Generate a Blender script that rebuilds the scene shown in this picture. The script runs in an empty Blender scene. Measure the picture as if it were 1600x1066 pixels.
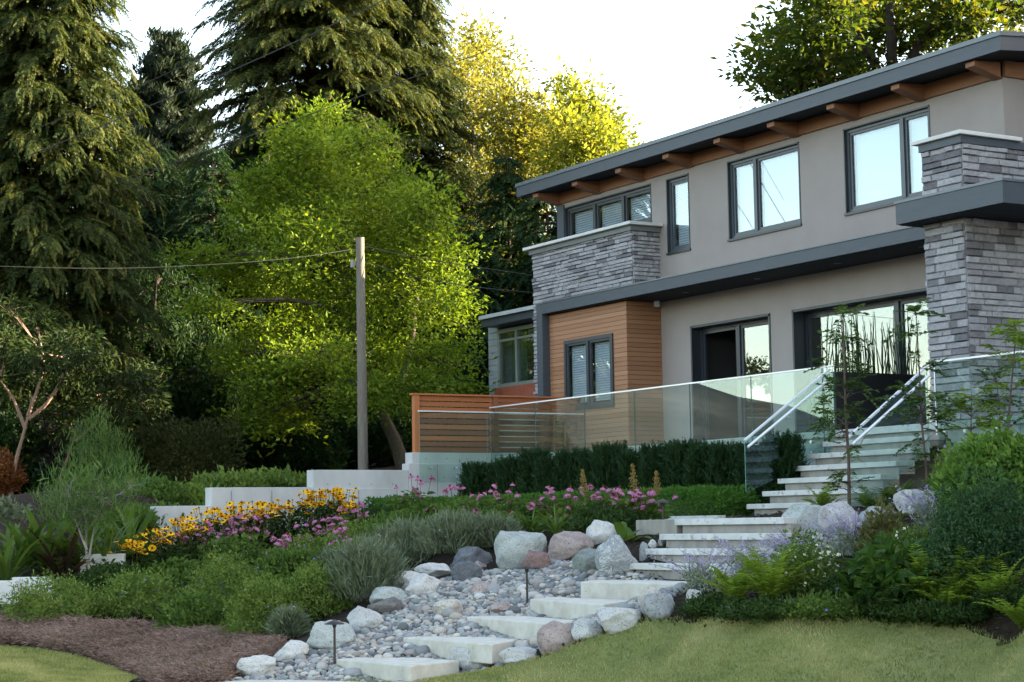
import bpy, math, random
import numpy as np
from mathutils import Vector, Matrix, noise

random.seed(7)
rng = np.random.default_rng(7)
scene = bpy.context.scene
R_ = math.radians

# ------------------------------------------------------------------ camera
# world frame: X runs along the house front (towards the viewer = +X), Y runs into the house, Z is up, eye height is z = 0
FPX, PITCH, ROLL, AZ = 2907.7, 0.098242, -0.01598, -0.543757
ax_x = np.array([-math.sin(AZ), -math.cos(AZ), 0]); ax_y = np.array([math.cos(AZ), -math.sin(AZ), 0])
MW = np.array([ax_x, ax_y, [0, 0, 1.0]])
_f = np.array([0, math.cos(PITCH), math.sin(PITCH)]); _r = np.array([1.0, 0, 0]); _u = np.cross(_r, _f)
CR = MW @ (math.cos(ROLL) * _r + math.sin(ROLL) * _u)
CU = MW @ (-math.sin(ROLL) * _r + math.cos(ROLL) * _u)
CF = MW @ _f
cam = bpy.data.cameras.new('camera')
cam.sensor_width = 36.0
cam.lens = FPX / 1600 * 36
cam.clip_end = 20000
cam.clip_start = 0.1
cam_ob = bpy.data.objects.new('camera', cam)
scene.collection.objects.link(cam_ob)
mw = Matrix.Identity(4)
for i in range(3):
    mw[i][0], mw[i][1], mw[i][2] = CR[i], CU[i], -CF[i]
cam_ob.matrix_world = mw
scene.camera = cam_ob

# ------------------------------------------------------------------ light
SUN_EL, SUN_AZ = R_(19), R_(24)      # azimuth from +Y towards +X
world = bpy.data.worlds.new('World')
scene.world = world
world.use_nodes = True
wn = world.node_tree
sky = wn.nodes.new('ShaderNodeTexSky')
sky.sky_type = 'NISHITA'
sky.sun_disc = False
sky.sun_elevation = SUN_EL
sky.sun_rotation = SUN_AZ
sky.air_density = 1.0
sky.dust_density = 1.2
sky.ozone_density = 0.8
wb = wn.nodes.new('ShaderNodeMix'); wb.data_type = 'RGBA'; wb.blend_type = 'MULTIPLY'; wb.inputs[0].default_value = 1.0
wb.inputs[7].default_value = (1.15, 1.0, 0.83, 1)      # the camera's white balance for open shade
wn.links.new(sky.outputs[0], wb.inputs[6]); wn.links.new(wb.outputs[2], wn.nodes['Background'].inputs[0])
wn.nodes['Background'].inputs[1].default_value = 0.10
sd = bpy.data.lights.new('sun', 'SUN')
sd.energy = 4.6
sd.angle = R_(0.5)
sd.color = (1.0, 0.83, 0.55)
so = bpy.data.objects.new('sun', sd)
scene.collection.objects.link(so)
sdir = Vector((math.sin(SUN_AZ) * math.cos(SUN_EL), math.cos(SUN_AZ) * math.cos(SUN_EL), math.sin(SUN_EL)))
so.rotation_euler = sdir.to_track_quat('Z', 'Y').to_euler()
so.location = (0, 60, 40)
scene.view_settings.view_transform = 'Standard'
scene.view_settings.look = 'None'
scene.view_settings.exposure = 3.2
scene.view_settings.gamma = 1.0
scene.render.engine = 'CYCLES'
scene.cycles.max_bounces = 8
scene.cycles.transparent_max_bounces = 16
scene.cycles.use_denoising = True
scene.cycles.caustics_reflective = False
scene.cycles.caustics_refractive = False

# ------------------------------------------------------------------ projection helpers (photo pixels -> world points)
def ray(px, py):
    return (px - 800) / FPX * CR - (py - 533) / FPX * CU + CF
def at(px, py, depth):
    return ray(px, py) * depth
def on(ax, v, px, py):
    d = ray(px, py); return d * (v / d[ax])
def proj(P):
    P = np.atleast_2d(P); w = P @ CF
    return np.stack([800 + FPX * (P @ CR) / w, 533 - FPX * (P @ CU) / w, w], 1)

# ------------------------------------------------------------------ terrain
cps = []
for px, py, z in [(700, 1066, -1.66), (900, 1066, -1.58), (1200, 1066, -1.47), (1600, 1066, -1.42), (1050, 1020, -1.3), (1350, 1020, -1.25), (1580, 1030, -1.27),
                  (905, 1010, -1.25), (1010, 974, -1.02), (1100, 968, -0.97), (1250, 970, -0.97), (1400, 974, -1.0), (1600, 992, -1.08),
                  (100, 1066, -1.64), (0, 1012, -1.5), (250, 1066, -1.64), (0, 978, -1.33), (300, 1000, -1.43), (380, 1040, -1.58), (420, 1010, -1.45),
                  (150, 965, -1.25), (400, 965, -1.2), (300, 925, -0.98), (480, 965, -1.17), (560, 940, -0.98), (200, 905, -0.9), (420, 900, -0.8), (640, 900, -0.72), (530, 880, -0.58),
                  (1250, 900, -0.62), (1400, 920, -0.72), (1550, 930, -0.75), (1150, 900, -0.64)]:
    p = on(2, z, px, py); cps.append((p[0], p[1], z))
for s in [(-20.2, 12.0, -0.80), (-20.4, 11.0, -0.97), (-20.4, 10.0, -1.18), (-20.2, 9.0, -1.4), (-18, 12.75, -0.82), (-18, 11.85, -1.02), (-18, 11.0, -1.21), (-18, 10.1, -1.395), (-18, 9.2, -1.58), (-16.9, 9.4, -1.55), (-16.8, 10.4, -1.36), (-18, 8.3, -1.73),
          (-22, 12.8, -0.55), (-22, 11.3, -0.85), (-24, 13.0, -0.4), (-24, 14.3, -0.15), (-27, 14.2, -0.15), (-30, 14.3, -0.12), (-31.5, 12.5, -0.2), (-31.5, 10.5, -0.35), (-21, 13.2, -0.52), (-21.5, 14.2, -0.2), (-26, 16, -0.05), (-31, 16, -0.05),
          (-18.2, 13.2, -0.6), (-17.2, 14.2, -0.30), (-16.4, 13.4, -0.36), (-16.2, 14.3, -0.12), (-16.6, 12.7, -0.62), (-19.9, 13.9, -0.2), (-19.7, 13.2, -0.48), (-17.5, 15.6, 0.0), (-18, 17.4, 0.22), (-15.5, 17.4, 0.3), (-14.5, 15, -0.1), (-12, 13, -0.5), (-9, 12, -0.9), (-22, 18, 0.0),
          (-33, 10, 0.05), (-34, 12, 0.15), (-36, 14, 0.45), (-38, 18, 1.0), (-45, 20, 1.2), (-60, 30, 3.0), (-75, 40, 5.0), (-40, 8, -0.15), (-42, 12.5, 0.0), (-50, 5, 0.1), (-60, 10, 1.2), (-35, 4, -0.6), (-45, -5, -0.6),
          (-30, 0, -1.5), (-25, -6, -1.75), (-10, 0, -1.72), (0, 0, -1.75), (0, 8, -1.6), (-4, 12, -1.25), (-5, 20, 0.3), (-20, 30, 1.2), (-8, 36, 2), (-35, 30, 1.6), (-50, 45, 4), (-25, 50, 4), (0, -20, -1.8), (-50, -20, -1.5), (-80, 0, 1.5)]:
    cps.append(s)
cps = np.array(cps)
def _tps(r2):
    return 0.5 * r2 * np.log(np.maximum(r2, 1e-9))
_n = len(cps)
_A = np.zeros((_n + 3, _n + 3))
_d2 = ((cps[:, None, :2] - cps[None, :, :2]) ** 2).sum(-1)
_A[:_n, :_n] = _tps(_d2) + np.eye(_n) * 0.08
_A[:_n, _n] = 1; _A[:_n, _n + 1:] = cps[:, :2]; _A[_n, :_n] = 1; _A[_n + 1:, :_n] = cps[:, :2].T
_w = np.linalg.solve(_A, np.concatenate([cps[:, 2], np.zeros(3)]))
def hgt(x, y):
    x = np.clip(np.asarray(x, float), -80, 5); y = np.clip(np.asarray(y, float), -20, 50)
    sh = x.shape; q = np.stack([x.ravel(), y.ravel()], 1); out = np.zeros(len(q))
    for i in range(0, len(q), 20000):
        b = q[i:i + 20000]
        d2 = ((b[:, None] - cps[None, :, :2]) ** 2).sum(-1)
        out[i:i + 20000] = _tps(d2) @ _w[:_n] + _w[_n] + b @ _w[_n + 1:]
    return out.reshape(sh)
_ts = np.concatenate([np.arange(9, 45, 0.06), np.arange(45, 110, 0.3)])
def hit(px, py, dmax=None):
    P = ray(px, py)[None] * _ts[:, None]
    below = np.nonzero(P[:, 2] < hgt(P[:, 0], P[:, 1]))[0]
    i = below[0] if len(below) else -1
    p = P[i].copy(); p[2] = hgt(p[0], p[1]); return p
def depth_of(p): return float(np.dot(p, CF))

# ------------------------------------------------------------------ mesh builder
class MB:
    def __init__(s): s.V = []; s.F = []; s.n = 0
    def add(s, V, F, mi=0, rnd=None):
        V = np.asarray(V, float).reshape(-1, 3); F = np.asarray(F, int)
        if rnd is None: rnd = np.full(len(F), random.random())
        elif np.isscalar(rnd): rnd = np.full(len(F), rnd)
        s.V.append(V); s.F.append((F + s.n, np.full(len(F), mi), rnd)); s.n += len(V); return s
    def box(s, x0, x1, y0, y1, z0, z1, mi=0, rnd=None):
        V = [(x, y, z) for z in (z0, z1) for y in (y0, y1) for x in (x0, x1)]
        F = [(0, 2, 3, 1), (4, 5, 7, 6), (0, 1, 5, 4), (2, 6, 7, 3), (0, 4, 6, 2), (1, 3, 7, 5)]
        return s.add(V, F, mi, rnd)
    def quad(s, a, b, c, d, mi=0, rnd=None): return s.add([a, b, c, d], [(0, 1, 2, 3)], mi, rnd)
    def bar(s, a, b, w, h=None, mi=0, rnd=None):
        a = np.array(a, float); b = np.array(b, float); h = h or w
        d = b - a; d /= np.linalg.norm(d)
        sd = np.cross(d, [0, 0, 1.0]); sd = sd / np.linalg.norm(sd) if np.linalg.norm(sd) > 1e-6 else np.array([1.0, 0, 0])
        up = np.cross(sd, d); V = []
        for p in (a, b):
            for i, j in ((-1, -1), (1, -1), (1, 1), (-1, 1)): V.append(p + sd * w / 2 * i + up * h / 2 * j)
        return s.add(V, [(0, 1, 2, 3), (7, 6, 5, 4), (0, 4, 5, 1), (1, 5, 6, 2), (2, 6, 7, 3), (3, 7, 4, 0)], mi, rnd)
    def tube(s, pts, rad, n=7, mi=0, rnd=None, cap=True):
        pts = np.array(pts, float); m = len(pts)
        rad = np.full(m, rad) if np.isscalar(rad) else np.array(rad, float)
        T = np.gradient(pts, axis=0); T /= np.linalg.norm(T, axis=1)[:, None] + 1e-9
        ref = np.array([0.31, 0.2, 0.93]) if abs(T[0][2]) < 0.9 else np.array([1.0, 0.1, 0])
        A = np.cross(T, ref); A /= np.linalg.norm(A, axis=1)[:, None] + 1e-9; B = np.cross(T, A)
        th = np.linspace(0, 2 * math.pi, n, endpoint=False)
        V = pts[:, None] + rad[:, None, None] * (np.cos(th)[None, :, None] * A[:, None] + np.sin(th)[None, :, None] * B[:, None])
        i, j = np.meshgrid(np.arange(m - 1), np.arange(n), indexing='ij')
        F = np.stack([i * n + j, i * n + (j + 1) % n, (i + 1) * n + (j + 1) % n, (i + 1) * n + j], -1).reshape(-1, 4)
        r = random.random() if rnd is None else rnd
        s.add(V.reshape(-1, 3), F, mi, r)
        if cap:
            for k in (0, m - 1):
                c = np.concatenate([V[k], pts[k][None]])
                s.add(c, [(q, (q + 1) % n, n) for q in range(n)], mi, r)
        return s
    def inst(s, tv, tf, M, P, mi=0, rnd=None):
        """scatter a template (tv, tf) with matrices M (n,3,3) columns = axes and positions P (n,3)"""
        k = len(tv); n = len(P)
        V = np.einsum('nij,kj->nki', M, tv) + P[:, None]
        F = (np.asarray(tf)[None] + (np.arange(n) * k)[:, None, None]).reshape(-1, len(tf[0]))
        rnd = rng.random(n) if rnd is None else rnd
        return s.add(V.reshape(-1, 3), F, mi, np.repeat(rnd, len(tf)))
    def build(s, name, mats, parent=None, smooth=False, origin=None):
        me = bpy.data.meshes.new(name)
        V = np.concatenate(s.V)
        org = np.zeros(3); q = parent
        while q is not None: org = org + np.array(q.location); q = q.parent
        if origin is not None: org = np.array(origin, float)
        V = V - org
        me.vertices.add(len(V)); me.vertices.foreach_set('co', V.ravel())
        L = np.concatenate([f.ravel() for f, _, _ in s.F]); S = np.concatenate([np.full(len(f), f.shape[1]) for f, _, _ in s.F])
        me.loops.add(len(L)); me.loops.foreach_set('vertex_index', L)
        me.polygons.add(len(S)); me.polygons.foreach_set('loop_start', np.concatenate([[0], np.cumsum(S)[:-1]])); 
        me.polygons.foreach_set('material_index', np.concatenate([m for _, m, _ in s.F]))
        me.polygons.foreach_set('use_smooth', np.full(len(S), bool(smooth)))
        at_ = me.attributes.new('rnd', 'FLOAT', 'FACE')
        at_.data.foreach_set('value', np.concatenate([r for _, _, r in s.F]).astype(np.float32))
        me.update(calc_edges=True); me.validate()
        for m in (mats if isinstance(mats, (list, tuple)) else [mats]): me.materials.append(m)
        o = bpy.data.objects.new(name, me); scene.collection.objects.link(o)
        if parent is not None:
            o.parent = parent
        elif origin is not None:
            o.location = origin
        return o

def tag(o, label=None, cat=None, group=None, kind=None):
    if label: o['label'] = label
    if cat: o['category'] = cat
    if group: o['group'] = group
    if kind: o['kind'] = kind
    return o
def empty(name, loc, label, cat, group=None):
    o = bpy.data.objects.new(name, None); scene.collection.objects.link(o)
    o.location = Vector([float(v) for v in loc]); o.empty_display_size = 0.2
    o.matrix_world = Matrix.Translation(o.location)
    return tag(o, label, cat, group)
def copy_tree(o, parent=None):
    c = o.copy(); scene.collection.objects.link(c)
    if parent is not None: c.parent = parent
    for ch in list(o.children): copy_tree(ch, c)
    return c
def bevel(o, w=0.012, seg=2):
    m = o.modifiers.new('bevel', 'BEVEL'); m.width = w; m.segments = seg; m.limit_method = 'ANGLE'
    return o

def unit(v): return v / (np.linalg.norm(v, axis=-1, keepdims=True) + 1e-9)
def frames(d, size, jitter=1.0, flat=False):
    """matrices whose y axis follows d; normals biased upward when flat"""
    d = unit(d); n = len(d)
    upv = np.tile([0, 0, 1.0], (n, 1)) + rng.normal(0, 0.35 if flat else jitter, (n, 3))
    x = unit(np.cross(d, upv)); z = np.cross(x, d)
    s = np.broadcast_to(np.asarray(size, float), (n,))
    return np.stack([x, d, z], -1) * s[:, None, None]
def sph(n):
    return unit(rng.normal(0, 1, (n, 3)))

# leaf templates (y = along the leaf)
LEAF = (np.array([(0, 0, 0), (0.26, 0.42, 0.07), (0, 1, -0.08), (-0.26, 0.42, 0.07)]), [(0, 1, 2), (0, 2, 3)])
NARROW = (np.array([(-0.05, 0, 0), (0.05, 0, 0), (0.06, 0.5, 0.05), (0, 1, -0.08), (-0.06, 0.5, 0.05)]), [(0, 1, 2), (0, 2, 4), (4, 2, 3)])
BLADE = (np.array([(-0.028, 0, 0), (0.028, 0, 0), (0.03, 0.5, 0.05), (-0.03, 0.5, 0.05), (0.0, 1.0, -0.12)]), [(0, 1, 2), (0, 2, 3), (3, 2, 4)])
def make_cluster(n, spread, lsize, tmpl, flat=0.5, seed=0, droop=0.0):
    """a twig with n leaves: returns one template of its own"""
    r = np.random.default_rng(seed); V = []; F = []
    tv, tf = tmpl
    for i in range(n):
        p = r.normal(0, 1, 3) * np.array([1, 1, flat]) * spread * 0.55
        d = unit((p + r.normal(0, spread * 0.5, 3)) * np.array([1, 1, 0.6]) + np.array([0, 0, 0.1 - droop]))
        x = unit(np.cross(d, np.array([0, 0, 1.0]) + r.normal(0, 0.45, 3))); z = np.cross(x, d)
        M = np.stack([x, d, z], -1) * lsize * r.uniform(0.7, 1.25)
        F += [tuple(a + len(V) for a in f) for f in tf]
        V += list(tv @ M.T + p)
    return np.array(V), F
def make_frond(n, length, nl, droop, seed=0, width=1.0):
    """conifer spray: needles either side of a drooping twig, y outward"""
    r = np.random.default_rng(seed); V = []; F = []
    for i in range(n):
        t = (i + 0.5) / n
        p = np.array([0, t * length, -droop * t * t * length])
        side = 1 if i % 2 else -1
        d = unit(np.array([side * (1.0 - 0.55 * t) * width, 0.75, -0.25 - droop * t + r.normal(0, 0.18)]))
        x = unit(np.cross(d, np.array([0, 0, 1.0]) + r.normal(0, 0.4, 3))); L = nl * (1.15 - 0.6 * t) * r.uniform(0.75, 1.2)
        w = nl * 0.13
        F.append((len(V), len(V) + 1, len(V) + 2)); V += [p - x * w, p + x * w + d * L * 0.3, p + d * L]
        F.append((len(V), len(V) + 1, len(V) + 2)); V += [p - x * w * 0.2, p + d * L * 0.45 - x * w * 2.0, p + d * L * 0.95 - x * w * 1.2 + np.array([0, 0, -0.15 * L])]
    return np.array(V), F
def in_poly(p, poly):
    x, y = p[:, 0], p[:, 1]; res = np.zeros(len(p), bool); n = len(poly)
    for i in range(n):
        x0, y0 = poly[i]; x1, y1 = poly[(i + 1) % n]
        c = ((y0 > y) != (y1 > y)) & (x < (x1 - x0) * (y - y0) / ((y1 - y0) if y1 != y0 else 1e-9) + x0)
        res ^= c
    return res

# ------------------------------------------------------------------ materials
def new_mat(name):
    m = bpy.data.materials.new(name); m.use_nodes = True
    return m, m.node_tree, m.node_tree.nodes['Principled BSDF']
def nd(nt, typ, **kw):
    n = nt.nodes.new(typ)
    for k, v in kw.items():
        if k in n.inputs: n.inputs[k].default_value = v
        else: setattr(n, k, v)
    return n
def rgba(c): return (c[0], c[1], c[2], 1)
def mixc(nt, fac, a, b, blend='MIX'):
    n = nt.nodes.new('ShaderNodeMix'); n.data_type = 'RGBA'; n.blend_type = blend
    for sock, v in ((n.inputs[0], fac), (n.inputs[6], a), (n.inputs[7], b)):
        if hasattr(v, 'is_linked') or hasattr(v, 'links'): nt.links.new(v, sock)
        elif isinstance(v, (tuple, list)): sock.default_value = rgba(v)
        else: sock.default_value = v
    return n.outputs[2]
def ramp(nt, src, stops):
    n = nt.nodes.new('ShaderNodeValToRGB'); e = n.color_ramp.elements
    while len(e) < len(stops): e.new(0.5)
    for q, (p, c) in zip(e, stops): q.position = p; q.color = rgba(c) if isinstance(c, (tuple, list)) else (c, c, c, 1)
    nt.links.new(src, n.inputs[0]); return n.outputs[0]
def coords(nt, scale=(1, 1, 1)):
    tc = nt.nodes.new('ShaderNodeTexCoord'); mp = nt.nodes.new('ShaderNodeMapping'); mp.inputs['Scale'].default_value = scale
    nt.links.new(tc.outputs['Object'], mp.inputs[0]); return mp.outputs[0]
def noise_n(nt, vec, scale, detail=5, rough=0.6, dist=0.0):
    n = nt.nodes.new('ShaderNodeTexNoise'); n.inputs['Scale'].default_value = scale; n.inputs['Detail'].default_value = detail
    n.inputs['Roughness'].default_value = rough; n.inputs['Distortion'].default_value = dist
    nt.links.new(vec, n.inputs['Vector']); return n.outputs[0]
def bump_n(nt, h, strength, dist, bsdf):
    b = nt.nodes.new('ShaderNodeBump'); b.inputs['Strength'].default_value = strength; b.inputs['Distance'].default_value = dist
    nt.links.new(h, b.inputs['Height']); nt.links.new(b.outputs[0], bsdf.inputs['Normal'])
def attr_n(nt, name='rnd'):
    n = nt.nodes.new('ShaderNodeAttribute'); n.attribute_name = name; return n.outputs['Fac']
def surf(name, stops, scale=4, rough=0.7, bump=0.2, bscale=30, bdist=0.01, aniso=(1, 1, 1), per_face=0.0, spec=0.4, metal=0.0, speck=None, detail=6):
    """mottled surface: stops = list of (pos, colour) driven by noise; per_face = share of variation taken from the piece"""
    m, nt, b = new_mat(name)
    v = coords(nt, aniso)
    f = noise_n(nt, v, scale, detail)
    if per_face:
        a = attr_n(nt); mx = nt.nodes.new('ShaderNodeMix'); mx.data_type = 'FLOAT'; mx.inputs[0].default_value = per_face
        nt.links.new(f, mx.inputs[2]); nt.links.new(a, mx.inputs[3]); f = mx.outputs[0]
    c = ramp(nt, f, stops)
    if speck:
        col, sc, th = speck
        s = ramp(nt, noise_n(nt, v, sc, 3), [(th, 0.0), (min(th + 0.08, 1), 1.0)])
        c = mixc(nt, s, c, col)
    nt.links.new(c, b.inputs['Base Color'])
    b.inputs['Roughness'].default_value = rough; b.inputs['Specular IOR Level'].default_value = spec; b.inputs['Metallic'].default_value = metal
    if bump: bump_n(nt, noise_n(nt, v, bscale, 6, 0.65), bump, bdist, b)
    return m
def leafm(name, stops, trans=0.4, tcol=None, rough=0.62, spec=0.12, patch=0.35, pscale=0.6):
    m, nt, b = new_mat(name)
    a = attr_n(nt); v = coords(nt)
    pn = noise_n(nt, v, pscale, 2)
    mx = nt.nodes.new('ShaderNodeMix'); mx.data_type = 'FLOAT'; mx.inputs[0].default_value = patch
    nt.links.new(a, mx.inputs[2]); nt.links.new(pn, mx.inputs[3])
    c = ramp(nt, mx.outputs[0], stops)
    nt.links.new(c, b.inputs['Base Color']); b.inputs['Roughness'].default_value = rough; b.inputs['Specular IOR Level'].default_value = spec
    t = nt.nodes.new('ShaderNodeBsdfTranslucent')
    tc = mixc(nt, 1.0, c, tcol or (1.6, 1.5, 0.7), 'MULTIPLY'); nt.links.new(tc, t.inputs[0])
    mix = nt.nodes.new('ShaderNodeMixShader'); mix.inputs[0].default_value = trans
    nt.links.new(b.outputs[0], mix.inputs[1]); nt.links.new(t.outputs[0], mix.inputs[2])
    nt.links.new(mix.outputs[0], nt.nodes['Material Output'].inputs[0])
    return m
def glassm(name, tint, boost, rough=0.0, gloss_tint=(.68, .83, 1.0)):
    m, nt, b = new_mat(name); nt.nodes.remove(b)
    # Schlick reflectance, the same seen from either side of the sheet
    ge = nt.nodes.new('ShaderNodeNewGeometry'); dt = nt.nodes.new('ShaderNodeVectorMath'); dt.operation = 'DOT_PRODUCT'
    nt.links.new(ge.outputs['Normal'], dt.inputs[0]); nt.links.new(ge.outputs['Incoming'], dt.inputs[1])
    def mth(op, a, b_):
        n = nt.nodes.new('ShaderNodeMath'); n.operation = op; n.use_clamp = op == 'MULTIPLY_ADD'
        for i, v in enumerate((a, b_)):
            if hasattr(v, 'links'): nt.links.new(v, n.inputs[i])
            else: n.inputs[i].default_value = v
        return n
    ab = mth('ABSOLUTE', dt.outputs['Value'], 0).outputs[0]; om = mth('SUBTRACT', 1.0, ab).outputs[0]; pw = mth('POWER', om, 5.0).outputs[0]
    mu = mth('MULTIPLY_ADD', pw, .96 * boost); mu.inputs[2].default_value = .04 * boost
    tr = nt.nodes.new('ShaderNodeBsdfTransparent'); tr.inputs[0].default_value = rgba(tint)
    gl = nt.nodes.new('ShaderNodeBsdfGlossy'); gl.inputs['Roughness'].default_value = rough; gl.inputs[0].default_value = rgba(gloss_tint)   # reflection tinted cool to offset the yellowish sky
    mix = nt.nodes.new('ShaderNodeMixShader')
    nt.links.new(mu.outputs[0], mix.inputs[0]); nt.links.new(tr.outputs[0], mix.inputs[1]); nt.links.new(gl.outputs[0], mix.inputs[2])
    nt.links.new(mix.outputs[0], nt.nodes['Material Output'].inputs[0]); return m
def plain(name, c, rough=0.5, metal=0.0, spec=0.5):
    return surf(name, [(0.3, tuple(0.9 * q for q in c)), (0.7, tuple(1.08 * q for q in c))], scale=2.5, rough=rough, bump=0.05, bscale=60, metal=metal, spec=spec)
# ------------------------------------------------------------------ the materials of the built things
STUCCO = surf('stucco', [(0.2, (0.252, 0.222, 0.212)), (0.5, (0.285, 0.252, 0.24)), (0.8, (0.305, 0.272, 0.26))], 1.3, 0.92, 0.35, 90, 0.006, spec=0.15)
STONE = surf('ledgestone', [(0.0, (0.085, 0.08, 0.088)), (0.3, (0.165, 0.158, 0.172)), (0.55, (0.27, 0.262, 0.282)), (1.0, (0.42, 0.412, 0.435))], 9, 0.9, 0.9, 26, 0.03, per_face=0.72, spec=0.2)
WOOD = surf('cedar_cladding', [(0.0, (0.19, 0.086, 0.044)), (0.5, (0.295, 0.145, 0.078)), (1.0, (0.40, 0.212, 0.122))], 5, 0.55, 0.15, 30, 0.004, aniso=(0.5, 6, 14), per_face=0.4, spec=0.3)
WOODB = surf('stained_beam', [(0.2, (0.17, 0.075, 0.038)), (0.8, (0.27, 0.13, 0.07))], 5, 0.6, 0.15, 30, 0.004, aniso=(4, 0.6, 12), spec=0.25)
FENCEW = surf('fence_cedar', [(0.0, (0.12, 0.048, 0.032)), (0.35, (0.22, 0.082, 0.045)), (0.65, (0.36, 0.125, 0.052)), (1.0, (0.46, 0.165, 0.06))], 4, 0.65, 0.25, 40, 0.004, aniso=(8, 0.5, 10), per_face=0.6, spec=0.25)
TRIM = surf('painted_trim', [(0.3, (0.040, 0.050, 0.064)), (0.7, (0.052, 0.063, 0.080))], 3, 0.5, 0.12, 40, 0.003, aniso=(1, 1, 6), spec=0.4)
FLASH = plain('metal_flashing', (0.085, 0.105, 0.125), 0.35, 0.0, 0.5)
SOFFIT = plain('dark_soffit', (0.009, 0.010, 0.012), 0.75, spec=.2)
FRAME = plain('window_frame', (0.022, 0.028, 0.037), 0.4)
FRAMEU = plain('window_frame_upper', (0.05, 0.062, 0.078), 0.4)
CONC = surf('concrete', [(0.25, (0.33, 0.33, 0.335)), (0.5, (0.43, 0.43, 0.435)), (0.8, (0.51, 0.51, 0.515))], 1.6, 0.85, 0.25, 45, 0.004, aniso=(1, 1, 0.45), spec=0.2, speck=((0.3, 0.3, 0.31), 26, 0.68))
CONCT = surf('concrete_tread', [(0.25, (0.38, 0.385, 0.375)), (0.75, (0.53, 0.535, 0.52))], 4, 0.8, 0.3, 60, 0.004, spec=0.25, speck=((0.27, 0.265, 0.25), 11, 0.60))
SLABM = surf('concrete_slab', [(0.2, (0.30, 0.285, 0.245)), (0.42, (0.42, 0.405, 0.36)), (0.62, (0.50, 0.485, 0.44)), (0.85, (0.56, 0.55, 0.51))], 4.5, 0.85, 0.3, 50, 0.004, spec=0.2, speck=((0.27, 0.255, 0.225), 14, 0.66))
RISERM = surf('concrete_riser', [(0.2, (0.15, 0.14, 0.125)), (0.55, (0.26, 0.248, 0.228)), (0.85, (0.34, 0.325, 0.30))], 5, 0.9, 0.3, 60, 0.004, aniso=(1, 1, 0.4), spec=0.15, speck=((0.16, 0.15, 0.14), 30, 0.66))  # stained, and darkened further in place of shade under the treads
CAPS = plain('cap_stone', (0.55, 0.545, 0.53), 0.8)
STEEL = plain('brushed_steel', (0.62, 0.63, 0.65), 0.28, 0.85)
RAILM = plain('anodised_rail', (0.72, 0.73, 0.76), 0.35, 0.35)
BRONZE = plain('bronze_metal', (0.045, 0.037, 0.036), 0.45, 0.6)
BLACKP = plain('black_planter', (0.006, 0.006, 0.007), 0.5)
BLINDW = surf('blind_fabric', [(0.2, (.58, .62, .66)), (.8, (.64, .68, .72))], 1.5, .85, 0, spec=.1)
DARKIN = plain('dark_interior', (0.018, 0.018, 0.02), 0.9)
PANE = glassm('window_glass', (0.86, 0.90, 0.92), 2.4, gloss_tint=(.88, .95, 1.0))
RAILG2 = glassm('railing_glass_clear', (0.88, 0.94, 0.92), 0.6)
RAILG = glassm('railing_glass', (0.86, 0.93, 0.91), 1.65)
GEDGE = plain('glass_edge', (0.10, 0.28, 0.25), 0.2)

# ------------------------------------------------------------------ house
ZD, YD, YW = 1.355, 18.914, 21.87     # deck height, deck edge, main wall plane
ZS = 4.41                             # lower soffit
house = empty('house', (-27, YW, ZD), 'large modern house of taupe stucco, grey ledgestone and cedar under dark overhanging roof', 'house')
XL, XR = -34.12, -20.9

def wall_front(mb, x0, x1, z0, z1, y, holes, depth=0.12, mi=0):
    xs = sorted({x0, x1, *[h[0] for h in holes], *[h[1] for h in holes]}); zs = sorted({z0, z1, *[h[2] for h in holes], *[h[3] for h in holes]})
    for a, b in zip(xs, xs[1:]):
        for c, d in zip(zs, zs[1:]):
            mx, mz = (a + b) / 2, (c + d) / 2
            if any(h[0] < mx < h[1] and h[2] < mz < h[3] for h in holes): continue
            mb.quad((a, y, c), (b, y, c), (b, y, d), (a, y, d), mi, 0.5)
    for h in holes:
        a, b, c, d = h[:4]; dp = h[4] if len(h) > 4 else depth
        mb.quad((a, y, c), (a, y + dp, c), (a, y + dp, d), (a, y, d), mi, 0.5)
        mb.quad((b, y, c), (b, y, d), (b, y + dp, d), (b, y + dp, c), mi, 0.5)
        mb.quad((a, y, d), (a, y + dp, d), (b, y + dp, d), (b, y, d), mi, 0.5)
        mb.quad((a, y, c), (b, y, c), (b, y + dp, c), (a, y + dp, c), mi, 0.5)

holes = [(-33.85, -30.60, 6.08, 6.88), (-30.06, -29.31, 5.36, 6.87), (-28.06, -25.93, 5.355, 6.875), (-24.71, -22.56, 5.35, 6.87),
         (-29.35, -26.91, ZD + .02, 3.81, .24), (-26.25, -20.95, ZD + .02, 3.80, .30)]
mb = MB()
wall_front(mb, XL, XR, ZD - 0.3, 7.4, YW, holes)
mb.quad((XL, YW, 1), (XL, YW, 7.4), (XL, 33, 8.3), (XL, 33, 1))
mb.quad((XR, YW, 1), (XR, 33, 1), (XR, 33, 8.3), (XR, YW, 7.4))
mb.quad((XL, 33, 1), (XL, 33, 8.3), (XR, 33, 8.3), (XR, 33, 1))
mb.build('wall', STUCCO, house)

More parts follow.
